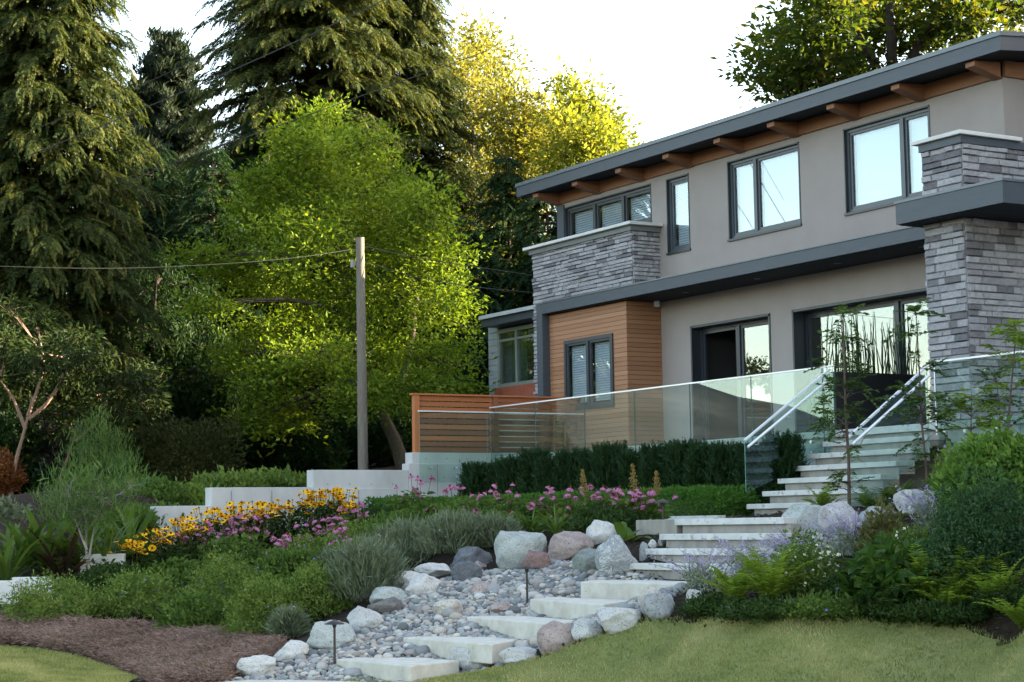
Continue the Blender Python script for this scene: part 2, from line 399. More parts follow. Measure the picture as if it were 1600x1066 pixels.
def window(name, x0, x1, z0, z1, y, mulls, fw, sashes, fm, blind=None, slat=0.05, rec=0.06, dark=True, label=None, open_light=None, room=1.6):
    """frame with mullions, one pane per light, blinds as horizontal slats and a dark room behind"""
    f = MB()
    f.box(x0, x1, y, y + .09, z1 - fw, z1); f.box(x0, x1, y, y + .09, z0, z0 + fw)
    f.box(x0, x0 + fw, y, y + .09, z0 + fw, z1 - fw); f.box(x1 - fw, x1, y, y + .09, z0 + fw, z1 - fw)
    edges = [x0 + fw] + mulls + [x1 - fw]
    for m in mulls: f.box(m - fw * .55, m + fw * .55, y - .012, y + .085, z0 + fw, z1 - fw)
    lights = []
    for i in range(len(edges) - 1):
        a = edges[i] + (fw * .55 if i else 0); b = edges[i + 1] - (fw * .55 if i < len(edges) - 2 else 0)
        s = sashes[i] if sashes else 0
        if s:
            f.box(a + .004, b - .004, y + .02, y + .07, z1 - fw - s, z1 - fw - .004); f.box(a + .004, b - .004, y + .02, y + .07, z0 + fw + .004, z0 + fw + s)
            f.box(a + .004, a + s, y + .02, y + .07, z0 + fw + s, z1 - fw - s); f.box(b - s, b - .004, y + .02, y + .07, z0 + fw + s, z1 - fw - s)
        lights.append((a + s, b - s, z0 + fw + s, z1 - fw - s))
    w = f.build(name, fm, house)
    if label: w['label'] = label
    for i, (a, b, c, d) in enumerate(lights):
        if open_light != i: MB().box(a, b, y + .045, y + .053, c, d).build('pane', PANE, w)
        if blind and blind[i]:
            bm_ = MB()
            if blind[i] == 'roller': bm_.box(a, b, y + .13, y + .135, c, d)
            else:
                n = int((d - c) / slat)
                for k in range(n):
                    z = d - (k + .5) * slat
                    bm_.add([(a, y + .12, z - slat * .47), (b, y + .12, z - slat * .47), (b, y + .14, z + slat * .50), (a, y + .14, z + slat * .50)], [(0, 1, 2, 3)], 0, .5)
            bm_.build('blind', BLINDW, w)
    r = MB(); x0, x1 = x0 - .02, x1 + .02
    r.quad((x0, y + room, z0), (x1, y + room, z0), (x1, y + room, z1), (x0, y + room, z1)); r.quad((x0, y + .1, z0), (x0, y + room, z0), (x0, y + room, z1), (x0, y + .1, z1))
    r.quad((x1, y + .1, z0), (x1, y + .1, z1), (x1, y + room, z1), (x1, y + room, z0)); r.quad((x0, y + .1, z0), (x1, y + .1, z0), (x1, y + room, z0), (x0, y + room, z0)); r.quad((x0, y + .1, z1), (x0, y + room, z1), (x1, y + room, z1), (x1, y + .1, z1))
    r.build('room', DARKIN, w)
    return w
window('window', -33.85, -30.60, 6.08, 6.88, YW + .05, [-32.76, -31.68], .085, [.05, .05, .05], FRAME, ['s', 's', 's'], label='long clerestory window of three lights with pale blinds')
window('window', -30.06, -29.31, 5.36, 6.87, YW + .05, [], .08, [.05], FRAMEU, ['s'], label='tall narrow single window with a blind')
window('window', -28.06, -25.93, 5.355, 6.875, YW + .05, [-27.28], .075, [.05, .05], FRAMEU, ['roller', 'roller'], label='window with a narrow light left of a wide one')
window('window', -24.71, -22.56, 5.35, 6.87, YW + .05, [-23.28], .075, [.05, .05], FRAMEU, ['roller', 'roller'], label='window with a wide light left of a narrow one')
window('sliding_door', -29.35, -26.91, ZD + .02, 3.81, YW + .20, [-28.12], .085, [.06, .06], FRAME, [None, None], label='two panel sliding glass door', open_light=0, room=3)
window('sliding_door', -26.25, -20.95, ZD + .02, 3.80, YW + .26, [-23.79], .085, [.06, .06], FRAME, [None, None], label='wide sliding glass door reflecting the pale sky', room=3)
# dark outer trim of the openings
for (a, b, c, d) in [(-29.35, -26.91, ZD + .02, 3.81), (-26.25, -20.95, ZD + .02, 3.80)]:
    tr = MB(); tr.box(a - .012, a + .03, YW - .018, YW + .235, c, d); tr.box(b - .03, b + .012, YW - .018, YW + .235, c, d); tr.box(a - .012, b + .012, YW - .018, YW + .235, d - .03, d + .018); tr.build('window_trim', FRAME, house)
for (a, b, c, d) in [(-28.06, -25.93, 5.355, 6.875), (-24.71, -22.56, 5.35, 6.87), (-30.06, -29.31, 5.36, 6.87), (-33.85, -30.60, 6.08, 6.88)]:
    tr = MB(); tr.box(a - .004, a + .02, YW - .012, YW + .049, c, d); tr.box(b - .02, b + .004, YW - .012, YW + .049, c, d); tr.box(a - .004, b + .004, YW - .012, YW + .049, d - .02, d + .006); tr.box(a - .02, b + .02, YW - .035, YW + .049, c - .03, c + .012); tr.build('window_trim', FRAME, house)
MB().box(XL - .01, -33.86, YW - .03, YW + .1, 5.99, 6.95).build('corner_board', TRIM, house)

# ledgestone cladding: every stone modelled, a row at a time
def stones(mb, face, a0, a1, z0, z1, base, sgn, rowh=(.062, .098), seed=1):
    r = random.Random(seed); z = z0
    while z < z1 - .01:
        h = min(r.uniform(*rowh), z1 - z)
        if z1 - (z + h) < .035: h = z1 - z
        a = a0 - r.uniform(0, .12)
        while a < a1:
            L = r.uniform(.14, .50); b = min(a + L, a1)
            if a1 - b < .07: b = a1
            aa = max(a, a0)
            if b - aa > .015:
                p = r.uniform(.012, .05); g = .0022
                n = max(2, int((b - aa) / .05)); us = np.linspace(aa + g, b - g, n); pr = [p + r.uniform(-.011, .011) for _ in us]
                pr2 = [q + r.uniform(-.010, .010) for q in pr]
                V = []
                for u, q, q2 in zip(us, pr, pr2):
                    for zz, qq in ((z + g, 0), (z + g + h * .12, q), (z + h * .86, q2), (z + h - g, 0)):
                        V.append((u, base + sgn * qq, zz) if face == 'y' else (base + sgn * qq, u, zz))
                F = [(i * 4 + k, i * 4 + 4 + k, i * 4 + 5 + k, i * 4 + 1 + k) for i in range(n - 1) for k in range(3)]
                F += [(0, 1, 2, 3), (4 * n - 4, 4 * n - 3, 4 * n - 2, 4 * n - 1)]
                t = r.random(); rnd = .08 + .18 * t if r.random() < .22 else .45 + .5 * t
                mb.add(V, F, 0, rnd)
            a = b
        z += h
SB = -34.13
bal = MB()
stones(bal, 'y', SB, -30.36, 4.68, 5.83, 21.21, -1, seed=3)
stones(bal, 'x', 21.21, YW, 4.68, 5.83, -30.36, 1, seed=4)
bal.box(SB, -30.37, 21.215, YW - .01, 4.6, 5.82)
bal.build('stone_parapet', STONE, house)
sp = MB(); stones(sp, 'y', SB, -33.46, ZD - .02, 4.68, 21.21, -1, seed=5); sp.box(SB, -33.47, 21.215, YW - .01, ZD - .02, 4.6)
sp.build('stone_corner', STONE, house)
cp = MB(); cp.box(SB - .17, -30.20, 21.04, YW - .002, 5.935, 6.0); bevel(cp.build('cap_stone', CAPS, house), .01)
MB().box(SB - .06, -30.29, 21.13, YW - .004, 5.83, 5.934).build('cap_flashing', plain('weathered_flashing', (0.12, 0.135, 0.14), .5), house)
# cedar bay with its planks
wc = MB(); z = ZD; k = 0
while z < 4.405:
    h = min(.0925, 4.408 - z)
    rr = random.random()
    for (xa_, xb_) in (((-33.23, -32.615), (-30.845, -30.36)) if 2.33 < z + h / 2 < 3.79 else ((-33.23, -30.36),)): wc.box(xa_, xb_, 21.02 + .001 * (k % 2), 21.10, z, z + h - .007, 0, rr)
    wc.box(-30.44, -30.352, 21.024, YW - .003, z + .001, z + h - .007, 0, random.random() * .6); z += h; k += 1
wc.box(-33.2, -32.66, 21.035, YW - .01, ZD, 4.40, 1); wc.box(-30.80, -30.42, 21.035, YW - .01, ZD, 4.40, 1); wc.box(-32.659, -30.801, 21.035, YW - .01, ZD, 2.31, 1); wc.box(-32.659, -30.801, 21.035, YW - .01, 3.81, 4.40, 1)
wc.build('cedar_cladding', [WOOD, SOFFIT], house)
window('window', -32.63, -30.83, 2.32, 3.80, 20.985, [-31.73], .075, [.045, .045], FRAME, ['s', 's'], label='two light window set in the cedar bay', room=.6)
# band, post and soffit
bd = MB(); bd.box(-33.45, -20.2, 20.84, YW - .002, ZS + .02, 4.645); bd.box(-33.45, -33.225, 20.84, 21.2, ZD, ZS + .02)
bd.build('fascia_band', TRIM, house)
bc = MB(); bc.add([(-33.47, 20.822, 4.648), (-20.2, 20.822, 4.648), (-20.2, YW - .003, 4.74), (-33.47, YW - .003, 4.74), (-33.47, 20.822, 4.672), (-20.2, 20.822, 4.672), (-20.2, YW - .003, 4.765), (-33.47, YW - .003, 4.765)],
               [(0, 3, 2, 1), (4, 5, 6, 7), (0, 1, 5, 4), (0, 4, 7, 3), (1, 2, 6, 5)])
bc.build('band_flashing', FLASH, house)
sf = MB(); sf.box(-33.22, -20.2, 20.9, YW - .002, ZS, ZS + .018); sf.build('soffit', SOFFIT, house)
for x in (-28.8, -26.6, -24.4, -22.3):
    t = MB().tube([(x, 21.35, ZS - .006), (x, 21.35, ZS + .004)], .07, 12).build('soffit_light', plain('lamp_ring', (.01, .01, .01), .4), house)
sl = MB(); sl.tube([(-30.22, 21.68, ZS - .10), (-30.22, 21.68, ZS - .002)], [.062, .062], 14); sl.tube([(-30.22, 21.68, ZS - .115), (-30.22, 21.68, ZS - .101)], [.04, .052], 14); sl.build('security_lamp', plain('white_plastic', (.62, .63, .64), .5), house)
# roof
RX0, RX1, RY0, RZ = -34.72, -20.24, 21.17, 7.2
def roofbox(mb, x0, x1, y0, y1, z0, z1, sl=.085):
    V = [(x, y, (z0 if k == 0 else z1) + (y - RY0) * sl) for k in (0, 1) for y in (y0, y1) for x in (x0, x1)]
    mb.add(V, [(0, 2, 3, 1), (4, 5, 7, 6), (0, 1, 5, 4), (2, 6, 7, 3), (0, 4, 6, 2), (1, 3, 7, 5)])
rf = MB(); roofbox(rf, RX0, RX1, RY0, 33.5, 7.2, 7.425); rf.build('roof', TRIM, house)
rc = MB(); roofbox(rc, RX0 - .025, RX1 + .025, RY0 - .025, 33.5, 7.428, 7.50); rc.build('roof_flashing', FLASH, house)
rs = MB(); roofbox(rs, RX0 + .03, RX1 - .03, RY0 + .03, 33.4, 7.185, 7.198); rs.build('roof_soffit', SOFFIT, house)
lg = MB(); lg.box(XL - .02, XR + .02, YW - .05, YW - .003, 6.985, 7.225); lg.box(XR + .003, XR + .05, YW + .02, 32, 7.0, 7.26); lg.build('ledger_beam', WOODB, house)
for x in (-20.98, -22.70, -24.33, -25.97, -27.57, -29.22, -30.87, -32.50, -34.07):
    w = .10; t = MB()
    V = []
    for xx in (x - w, x + w): V += [(xx, 21.25, 7.105), (xx, YW - .01, 6.965), (xx, YW - .01, 7.23), (xx, 21.25, 7.186)]
    t.add(V, [(0, 1, 2, 3), (7, 6, 5, 4), (0, 4, 5, 1), (3, 2, 6, 7), (0, 3, 7, 4), (1, 5, 6, 2)]); t.build('rafter_tail', WOODB, house)
# entrance pier, parapet above and canopy
PX0, PX1, PY = -20.60, -19.79, 19.80
pr = MB()
stones(pr, 'y', PX0, PX1, ZD - .03, ZS, PY, -1, (.085, .125), 8); stones(pr, 'x', PY, 25.5, ZD - .03, ZS, PX1, 1, (.085, .125), 9)
stones(pr, 'x', PY, 20.84, ZD - .03, ZS, PX0, -1, (.085, .125), 12)
pr.box(PX0 + .005, PX1 - .005, PY + .005, 25.5, ZD - .03, ZS)
pr.build('stone_pier', STONE, house)
pu = MB()
stones(pu, 'y', PX0, PX1, ZS + .33, 5.52, PY, -1, (.075, .115), 10); stones(pu, 'x', PY, 25.5, ZS + .33, 5.52, PX1, 1, (.075, .115), 11); stones(pu, 'x', PY, YW, ZS + .33, 5.52, PX0, -1, (.075, .115), 13)
pu.box(PX0 + .005, PX1 - .005, PY + .005, 25.5, ZS + .3, 5.52)
pu.build('stone_parapet', STONE, house)
MB().box(PX0 - .035, PX1 + .045, PY - .055, 25.5, 5.52, 5.635).build('cap_flashing', TRIM, house)
bevel(MB().box(PX0 - .12, PX1 + .10, PY - .12, 20.98, 5.638, 5.70).build('cap_stone', CAPS, house), .01)
cn = MB(); cn.box(-20.83, -18.64, 19.42, 25.5, ZS + .012, 4.735); cn.build('canopy', TRIM, house)
MB().box(-20.845, -18.625, 19.405, 25.5, 4.738, 4.775).build('canopy_flashing', FLASH, house)
cs = MB()
for i in range(12): cs.box(-20.80 + i * .179, -20.80 + i * .179 + .172, 19.47, 25.4, ZS - .004, ZS + .010)
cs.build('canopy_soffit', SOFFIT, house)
# unseen house wing on the right, extended and raised to shade lawn and side wall
wg = MB(); wg.box(-18.3, 12.0, 26.2, 36, 1.0, 9.6); wg.build('shade_wing_wall', STUCCO, house)
wr = MB(); wr.box(-18.5, 12.6, 25.6, 36.5, 9.62, 9.9); wr.build('shade_wing_roof', TRIM, house)

# ------------------------------------------------------------------ deck, retaining wall, glass
deck = empty('deck', (-27, YD, ZD), 'raised concrete deck slab in front of the house, carried on a pale retaining wall', 'deck')
d1 = MB(); d1.box(-32.02, -19.52, YD, YW - .003, ZD - .105, ZD); d1.box(-19.518, -12, YD, 26.1, ZD - .105, ZD - .001)
bevel(d1.build('slab', CONCT, deck), .01)
d2 = MB(); d2.box(-32.0, -21.62, YD + .10, YD + .35, -.6, ZD - .107); d2.box(-19.5, -12, YD + .06, YD + .3, -.6, ZD - .107); d2.box(-21.6, -19.51, YD + .3, YD + .5, -.6, ZD - .107); d2.build('retaining_wall', surf('rendered_wall', [(0.3, (.44, .42, .42)), (.7, (.52, .5, .5))], 1.4, .9, .2, 60, .004), deck)

def glass_panel(mb, P, Q, z0a, z1a, z0b, z1b, t=.012):
    """upright plate from ground point P to Q; z0/z1 = lower and upper edge at either end"""
    P = np.array(P, float); Q = np.array(Q, float); d = unit(Q - P); nrm = np.array([-d[1], d[0]]) * t / 2
    V = []
    for s in (1, -1):
        for (p, z) in ((P, z0a), (Q, z0b), (Q, z1b), (P, z1a)): V.append((p[0] + s * nrm[0], p[1] + s * nrm[1], z))
    mb.add(V, [(0, 1, 2, 3), (7, 6, 5, 4)], 0); mb.add(V, [(0, 3, 7, 4), (1, 5, 6, 2), (3, 2, 6, 7), (0, 4, 5, 1)], 1)
def standoff(mb, p, n):
    p = np.array(p, float); n = np.array(n, float)
    mb.tube([p, p + n * .055], [.026, .026], 10)
rail = empty('glass_railing', (-27, YD, ZD), 'frameless glass balustrade with thin pale top rail along the long deck edge', 'railing')
seams = [-32.06, -30.37, -28.65, -27.03, -25.39, -23.73, -21.97, -21.72]
for a, b in zip(seams, seams[1:]):
    g = MB(); glass_panel(g, (a + .008, YD - .06), (b - .008, YD - .06), 0.98, 2.32, 0.98, 2.32); g.build('glass_panel', [RAILG, GEDGE], rail)
    if b - a > 1:
        for x in (a + .3, b - .3):
            so_ = MB(); standoff(so_, (x, YD - .085, 1.2), (0, 1, 0)); so_.build('standoff', STEEL, rail); so_ = MB(); standoff(so_, (x, YD - .085, 1.03), (0, 1, 0)); so_.build('standoff', STEEL, rail)
GASK = plain('dark_gasket', (.012, .015, .02), .4)
for x in seams[1:-1]: MB().box(x - .0075, x + .0075, YD - .068, YD - .052, 0.99, 2.31).build('glass_joint', GASK, rail)
MB().box(-32.08, -21.70, YD - .082, YD - .040, 2.32, 2.343).build('top_rail', RAILM, rail)

XSD = -32.06
side = empty('glass_railing', (XSD, 18.5, 1.2), 'clear glass balustrade bolted to the concrete wall before the cedar fence', 'railing')
for a, b in ((17.2, 18.72), (18.74, 20.3), (20.32, 21.1)):
    g = MB(); glass_panel(g, (XSD + .07, a), (XSD + .07, b), .84, 2.22, .84, 2.22); g.build('glass_panel', [RAILG2, GEDGE], side)
MB().box(XSD + .05, XSD + .09, 17.18, 21.1, 2.221, 2.245).build('top_rail', RAILM, side)
for y in (17.45, 18.0, 18.85):
    so_ = MB(); standoff(so_, (XSD + .095, y, 1.13), (-1, 0, 0)); so_.build('standoff', STEEL, side); so_ = MB(); standoff(so_, (XSD + .095, y, .95), (-1, 0, 0)); so_.build('standoff', STEEL, side)

rightrail = empty('glass_railing', (-17, YD, ZD), 'frameless glass balustrade on the deck edge before the stone pier', 'railing')
for a, b in ((-19.53, -17.98), (-17.96, -16.3), (-16.28, -14.6)):
    g = MB(); glass_panel(g, (a, YD - .06), (b, YD - .06), .98, 2.20, .98, 2.20); g.build('glass_panel', [RAILG, GEDGE], rightrail)
    for x in (a + .15, a + .55, b - .4):
        so_ = MB(); standoff(so_, (x, YD - .085, 1.2), (0, 1, 0)); so_.build('standoff', STEEL, rightrail); so_ = MB(); standoff(so_, (x, YD - .085, 1.0), (0, 1, 0)); so_.build('standoff', STEEL, rightrail)
MB().box(-19.54, -14.6, YD - .08, YD - .04, 2.2, 2.225).build('top_rail', RAILM, rightrail)
MB().box(-19.552, -19.532, YD - .07, YD - .05, .95, 2.2).build('edge_trim', RAILM, rightrail)

RISE, RUN = .1855, .298
XS0, XS1 = -21.745, -19.50
stair = empty('staircase', (-20.6, 18, .1), 'upper flight of pale concrete steps with projecting treads rising to the deck', 'stairs')
for i in range(1, 7):
    zt = ZD - i * RISE; yf = YD - i * RUN
    t = MB(); t.box(XS0, XS1, yf, yf + RUN + .05, zt - .075, zt); bevel(t.build('tread', CONCT, stair), .008)
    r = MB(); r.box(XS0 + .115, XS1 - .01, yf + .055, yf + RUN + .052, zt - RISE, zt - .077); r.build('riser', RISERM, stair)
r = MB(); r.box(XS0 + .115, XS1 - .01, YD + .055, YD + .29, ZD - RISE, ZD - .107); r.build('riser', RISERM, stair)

def stair_glass(X, label, topz, botz, y0, y1):
    e = empty('stair_railing', (X, 18, 1), label, 'railing')
    g = MB(); glass_panel(g, (X, y0), (X, y1), botz[0], topz[0], botz[1], topz[1]); g.build('glass_panel', [RAILG, GEDGE], e)
    t = MB(); t.bar((X, y0, topz[0] + .012), (X, y1, topz[1] + .012), .042, .026); t.build('top_rail', RAILM, e)
    h = MB(); h.tube([(X + .10, y0 - .02, topz[0] - .09), (X + .10, y1 - .05, topz[1] - .09 - .03)], .021, 10); h.build('handrail', RAILM, e)
    for q in (.12, .5, .88):
        yy = y0 + q * (y1 - y0); zz = topz[0] + q * (topz[1] - topz[0]) - .1
        b = MB(); b.tube([(X, yy, zz - .08), (X + .06, yy, zz - .085), (X + .1, yy, zz - .015)], .009, 6); b.build('bracket', STEEL, e)
    return e
stair_glass(-21.80, 'sloping glass stair balustrade with twin pale rails beside the yew hedge', (1.17, 2.27), (.42, 1.0), 17.17, 18.84)
stair_glass(-19.46, 'sloping glass stair balustrade with twin pale rails nearest the stone pier', (1.10, 2.12), (.05, .95), 17.12, 18.62)

ZL = .035     # landing
land = empty('landing', (-22, 15.5, ZL), 'pale concrete landing and path between the two flights of steps', 'landing')
l1 = MB(); l1.box(-19.33, -17.16, 14.06, 15.3, ZL - .08, ZL); l1.box(-21.6, -19.2, 15.302, 17.2, ZL - .08, ZL); l1.box(-31.6, -21.602, 15.9, 16.55, ZL - .12, ZL + .001)
bevel(l1.build('slab', CONCT, land), .008)
l2 = MB(); l2.box(-31.0, -21.72, 16.56, 16.72, ZL - .1, ZL + .05); l2.build('kerb', CONCT, land)
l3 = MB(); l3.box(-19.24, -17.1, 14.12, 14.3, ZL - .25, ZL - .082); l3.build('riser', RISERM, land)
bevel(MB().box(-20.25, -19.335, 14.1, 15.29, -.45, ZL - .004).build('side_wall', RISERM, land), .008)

lower = empty('staircase', (-19.0, 13.5, -.4), 'lower flight of three pale concrete steps between boulders below the landing', 'stairs')
for i, (x0, x1, zt) in enumerate(((-19.19, -17.08, -.150), (-19.05, -16.98, -.325), (-18.88, -16.90, -.495))):
    yf = 14.06 - (i + 1) * .345
    t = MB(); t.box(x0, x1, yf, yf + .40, zt - .075, zt); bevel(t.build('tread', CONCT, lower), .008)
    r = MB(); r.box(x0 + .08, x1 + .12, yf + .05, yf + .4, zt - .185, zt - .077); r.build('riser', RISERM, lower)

# stepping slabs
slabs = [(-.687, [(-18.62, 12.15), (-16.95, 12.35), (-17.3, 12.98), (-19.3, 12.95)], 'topmost'), (-.874, [(-18.79, 11.55), (-16.91, 11.34), (-17.5, 12.1), (-19.12, 12.06)], 'second'), (-1.061, [(-19.0, 10.81), (-16.78, 10.68), (-17.4, 11.3), (-19.31, 11.44)], 'third'),
         (-1.248, [(-18.83, 9.88), (-17.05, 10.0), (-17.55, 10.64), (-19.05, 10.68)], 'fourth'), (-1.435, [(-18.66, 8.96), (-17.22, 9.12), (-17.5, 9.86), (-18.94, 9.76)], 'fifth'), (-1.622, [(-18.86, 7.3), (-17.4, 7.6), (-17.9, 8.93), (-18.98, 8.88)], 'lowest')]
slab_polys = []; slab_tops = []
wd = {'topmost': 'pale concrete stepping slab at the foot of the lower steps', 'second': 'second pale concrete stepping slab below the lower steps, beside a path light',
      'third': 'third pale concrete stepping slab down, halfway along the pebble path', 'fourth': 'fourth pale concrete stepping slab down, behind a rounded white boulder',
      'fifth': 'fifth pale concrete stepping slab down, with dark path light at its corner', 'lowest': 'lowest pale concrete stepping slab at the bottom of the pebble path'}
for z, c, k in slabs:
    m = MB(); th = .21
    V = [(x, y, z - th) for x, y in c] + [(x, y, z) for x, y in c]
    m.add(V, [(3, 2, 1, 0), (4, 5, 6, 7), (0, 1, 5, 4), (1, 2, 6, 5), (2, 3, 7, 6), (3, 0, 4, 7)])
    ctr = np.mean(np.array(c), 0)
    o = bevel(m.build('stepping_slab', SLABM, None, origin=(ctr[0], ctr[1], z)), .014, 2); tag(o, wd[k], 'stepping slab', 'stepping slabs of the pebble path')
    slab_polys.append(c); slab_tops.append(z)

# board marked concrete wall stepping down to the left, one pour with recessed ties
cw = empty('concrete_wall', (XSD, 15, 0), 'long board marked concrete retaining wall stepping down in tiers beyond the flower bed', 'wall')
blocks = [(17.10, 21.3, 1.43, .05), (17.0, 21.3, 1.215, 0), (14.97, 17.0, 1.085, .03), (12.92, 14.97, .76, .03), (11.86, 12.92, .43, .03), (14.97, 17.0, .735, .005)]
for (a, b, z, rc_) in blocks:
    m = MB(); m.box(XSD - .30 - rc_, XSD - rc_, a, b - .002, -.9, z); bevel(m.build('tier', CONC, cw), .008)
ti = MB()
for (a, b, z, rc_) in blocks:
    for y in np.arange(a + .3, b - .1, .46):
        for zz in ((z - .12,) if z > 1.3 else (z - .27, z - .72)):
            if zz > -.1: ti.tube([(XSD - rc_ + .001, y, zz), (XSD - rc_ + .004, y, zz)], .012, 8)
ti.build('tie_holes', plain('tie_hole', (.16, .16, .17), .9), cw)['kind'] = 'stuff'
jn = MB()
for y in (17.62, 18.35, 15.9, 14.1, 13.3): jn.box(XSD + .0005, XSD + .003, y, y + .012, -.2, 1.2 if y > 17 else .70)
jn.build('panel_joint', plain('joint_line', (.20, .20, .205), .9), cw)

# slatted cedar fence on the wall
fe = empty('slat_fence', (XSD - .15, 19, 1.43), 'horizontal slat cedar fence standing on the concrete wall', 'fence')
for y in (17.2, 19.0, 20.7):
    MB().box(XSD - .235, XSD - .12, y, y + .11, 1.432, 2.56, 0, .92 if y < 18 else .3).build('post', FENCEW, fe)
sl_ = MB(); z = 1.445; k = 0
tones = [.2, .15, .85, .1, .7, .05, .6, .75, .6, .8]
while z < 2.5:
    sl_.box(XSD - .195, XSD - .175, 17.31, 19.0, z, z + .094, 0, tones[k % 10] + random.uniform(-.08, .08)); sl_.box(XSD - .195, XSD - .175, 19.11, 21.2, z, z + .094, 0, tones[k % 10] * .8); z += .1125; k += 1
sl_.build('slats', FENCEW, fe)
MB().box(XSD - .26, XSD - .1, 17.16, 21.2, 2.562, 2.595, 0, .95).build('cap_board', FENCEW, fe)
# low white concrete planter edging far left
# ------------------------------------------------------------------ ground, lawn
SOIL = surf('dark_soil', [(0.2, (.012, .009, .007)), (0.55, (.028, .021, .016)), (0.85, (.055, .042, .032))], 14, .95, .8, 45, .03, spec=.1)
def grid_axis(fine, lo, hi, step):
    a = list(np.arange(fine[0], fine[1] + 1e-6, step)); s = step; v = fine[0]; L = []
    while v > lo: s *= 1.35; v -= s; L.append(max(v, lo))
    s = step; v = fine[1]; Rr = []
    while v < hi: s *= 1.35; v += s; Rr.append(min(v, hi))
    return np.array(L[::-1] + a + Rr)
gx = grid_axis((-44, -2), -3000, 3000, .3); gy = grid_axis((0, 21), -3000, 3000, .3)
GX, GY = np.meshgrid(gx, gy, indexing='ij'); GZ = hgt(GX, GY)
def grid_mesh(name, GX, GY, GZ, mat, keep=None):
    GZ = GZ.copy(); q = np.stack([GX.ravel(), GY.ravel()], 1)
    if name in ('ground', 'pebble_bed'):
        for c, zt in zip(slab_polys, slab_tops):
            cc = np.mean(np.array(c), 0); i_ = in_poly(q, [tuple(cc + (np.array(p) - cc) * .94) for p in c]).reshape(GX.shape); GZ[i_] = np.minimum(GZ[i_], zt - .07)
    n, m = GX.shape; i, j = np.meshgrid(np.arange(n - 1), np.arange(m - 1), indexing='ij')
    F = np.stack([i * m + j, (i + 1) * m + j, (i + 1) * m + j + 1, i * m + j + 1], -1).reshape(-1, 4)
    V = np.stack([GX.ravel(), GY.ravel(), GZ.ravel()], 1)
    if keep is not None:
        k = keep.ravel()[F].all(1); F = F[k]; used = np.unique(F); re = np.full(len(V), -1); re[used] = np.arange(len(used)); V = V[used]; F = re[F]
    b = MB(); b.add(V, F, 0, .5); return b.build(name, mat, None, True)


lawn_px = [(0, 1012), (60, 1017), (125, 1029), (180, 1047), (225, 1066)]
lawn_px2 = [(560, 1066), (640, 1061), (705, 1057), (780, 1046), (845, 1028), (905, 1006), (960, 985), (1010, 972), (1060, 969), (1150, 968), (1250, 968), (1350, 971), (1450, 977), (1530, 984), (1600, 992)]
LP = [tuple(hit(*p)[:2]) for p in lawn_px] + [(-20.0, 7.2), (-19.2, 6.7)] + [tuple(hit(*p)[:2]) for p in lawn_px2]
LP = LP + [(-6.5, 12.0), (-3, 9), (3, 2), (0, -12), (-40, -12), (LP[0][0] - 8, LP[0][1] - 7)]
GZ[in_poly(np.stack([GX.ravel(), GY.ravel()], 1), LP).reshape(GX.shape)] -= .12
tag(grid_mesh('ground', GX, GY, GZ, SOIL), kind='structure')
GRASSB = surf('lawn_turf', [(.2, (.075, .10, .032)), (.5, (.155, .175, .062)), (.8, (.26, .24, .11))], 1.1, .9, .5, 80, .02, spec=.1)
lx, ly = np.meshgrid(np.arange(-30, -2.5, .07), np.arange(0, 14, .07), indexing='ij')
keep = in_poly(np.stack([lx.ravel(), ly.ravel()], 1), LP).reshape(lx.shape)
tag(grid_mesh('lawn', lx, ly, hgt(lx, ly) + .02, GRASSB, keep), kind='structure')
# grass blades
def in_view(P, mx=25, my=25):
    q = proj(P); return (q[:, 0] > -mx) & (q[:, 0] < 1600 + mx) & (q[:, 1] > -my) & (q[:, 1] < 1066 + my) & (q[:, 2] > 0)
N = 1500000
gp = np.stack([rng.uniform(-28, -4, N), rng.uniform(1, 14, N)], 1)
gp = gp[in_poly(gp, LP)]; P = np.column_stack([gp, hgt(gp[:, 0], gp[:, 1]) + .018]); P = P[in_view(P)]
_m = min(len(P), 170000); P = P[rng.permutation(len(P))[:_m]]
GT = (np.array([(-.09, 0, 0), (.09, 0, 0), (0, 1, 0.06)]), [(0, 1, 2)])
d = np.column_stack([rng.normal(0, .5, (len(P), 2)), np.ones(len(P))])
nz = np.array([noise.noise((x * .9, y * 1.6, 3.1)) for x, y in P[:, :2]]) * .5 + np.array([noise.noise((x * 3.1, y * 4.4, 7)) for x, y in P[:, :2]]) * .32
gb = MB(); gb.inst(GT[0], GT[1], frames(d, rng.uniform(.022, .046, len(P))), P, 0, np.clip(.42 + nz * .75 + rng.normal(0, .15, len(P)), 0, 1))
LAWNL = leafm('grass_blades', [(0, (.072, .105, .028)), (.3, (.175, .205, .065)), (.6, (.31, .30, .125)), (1, (.50, .43, .24))], .25, patch=0.0)
tag(gb.build('lawn_grass', LAWNL), kind='stuff')

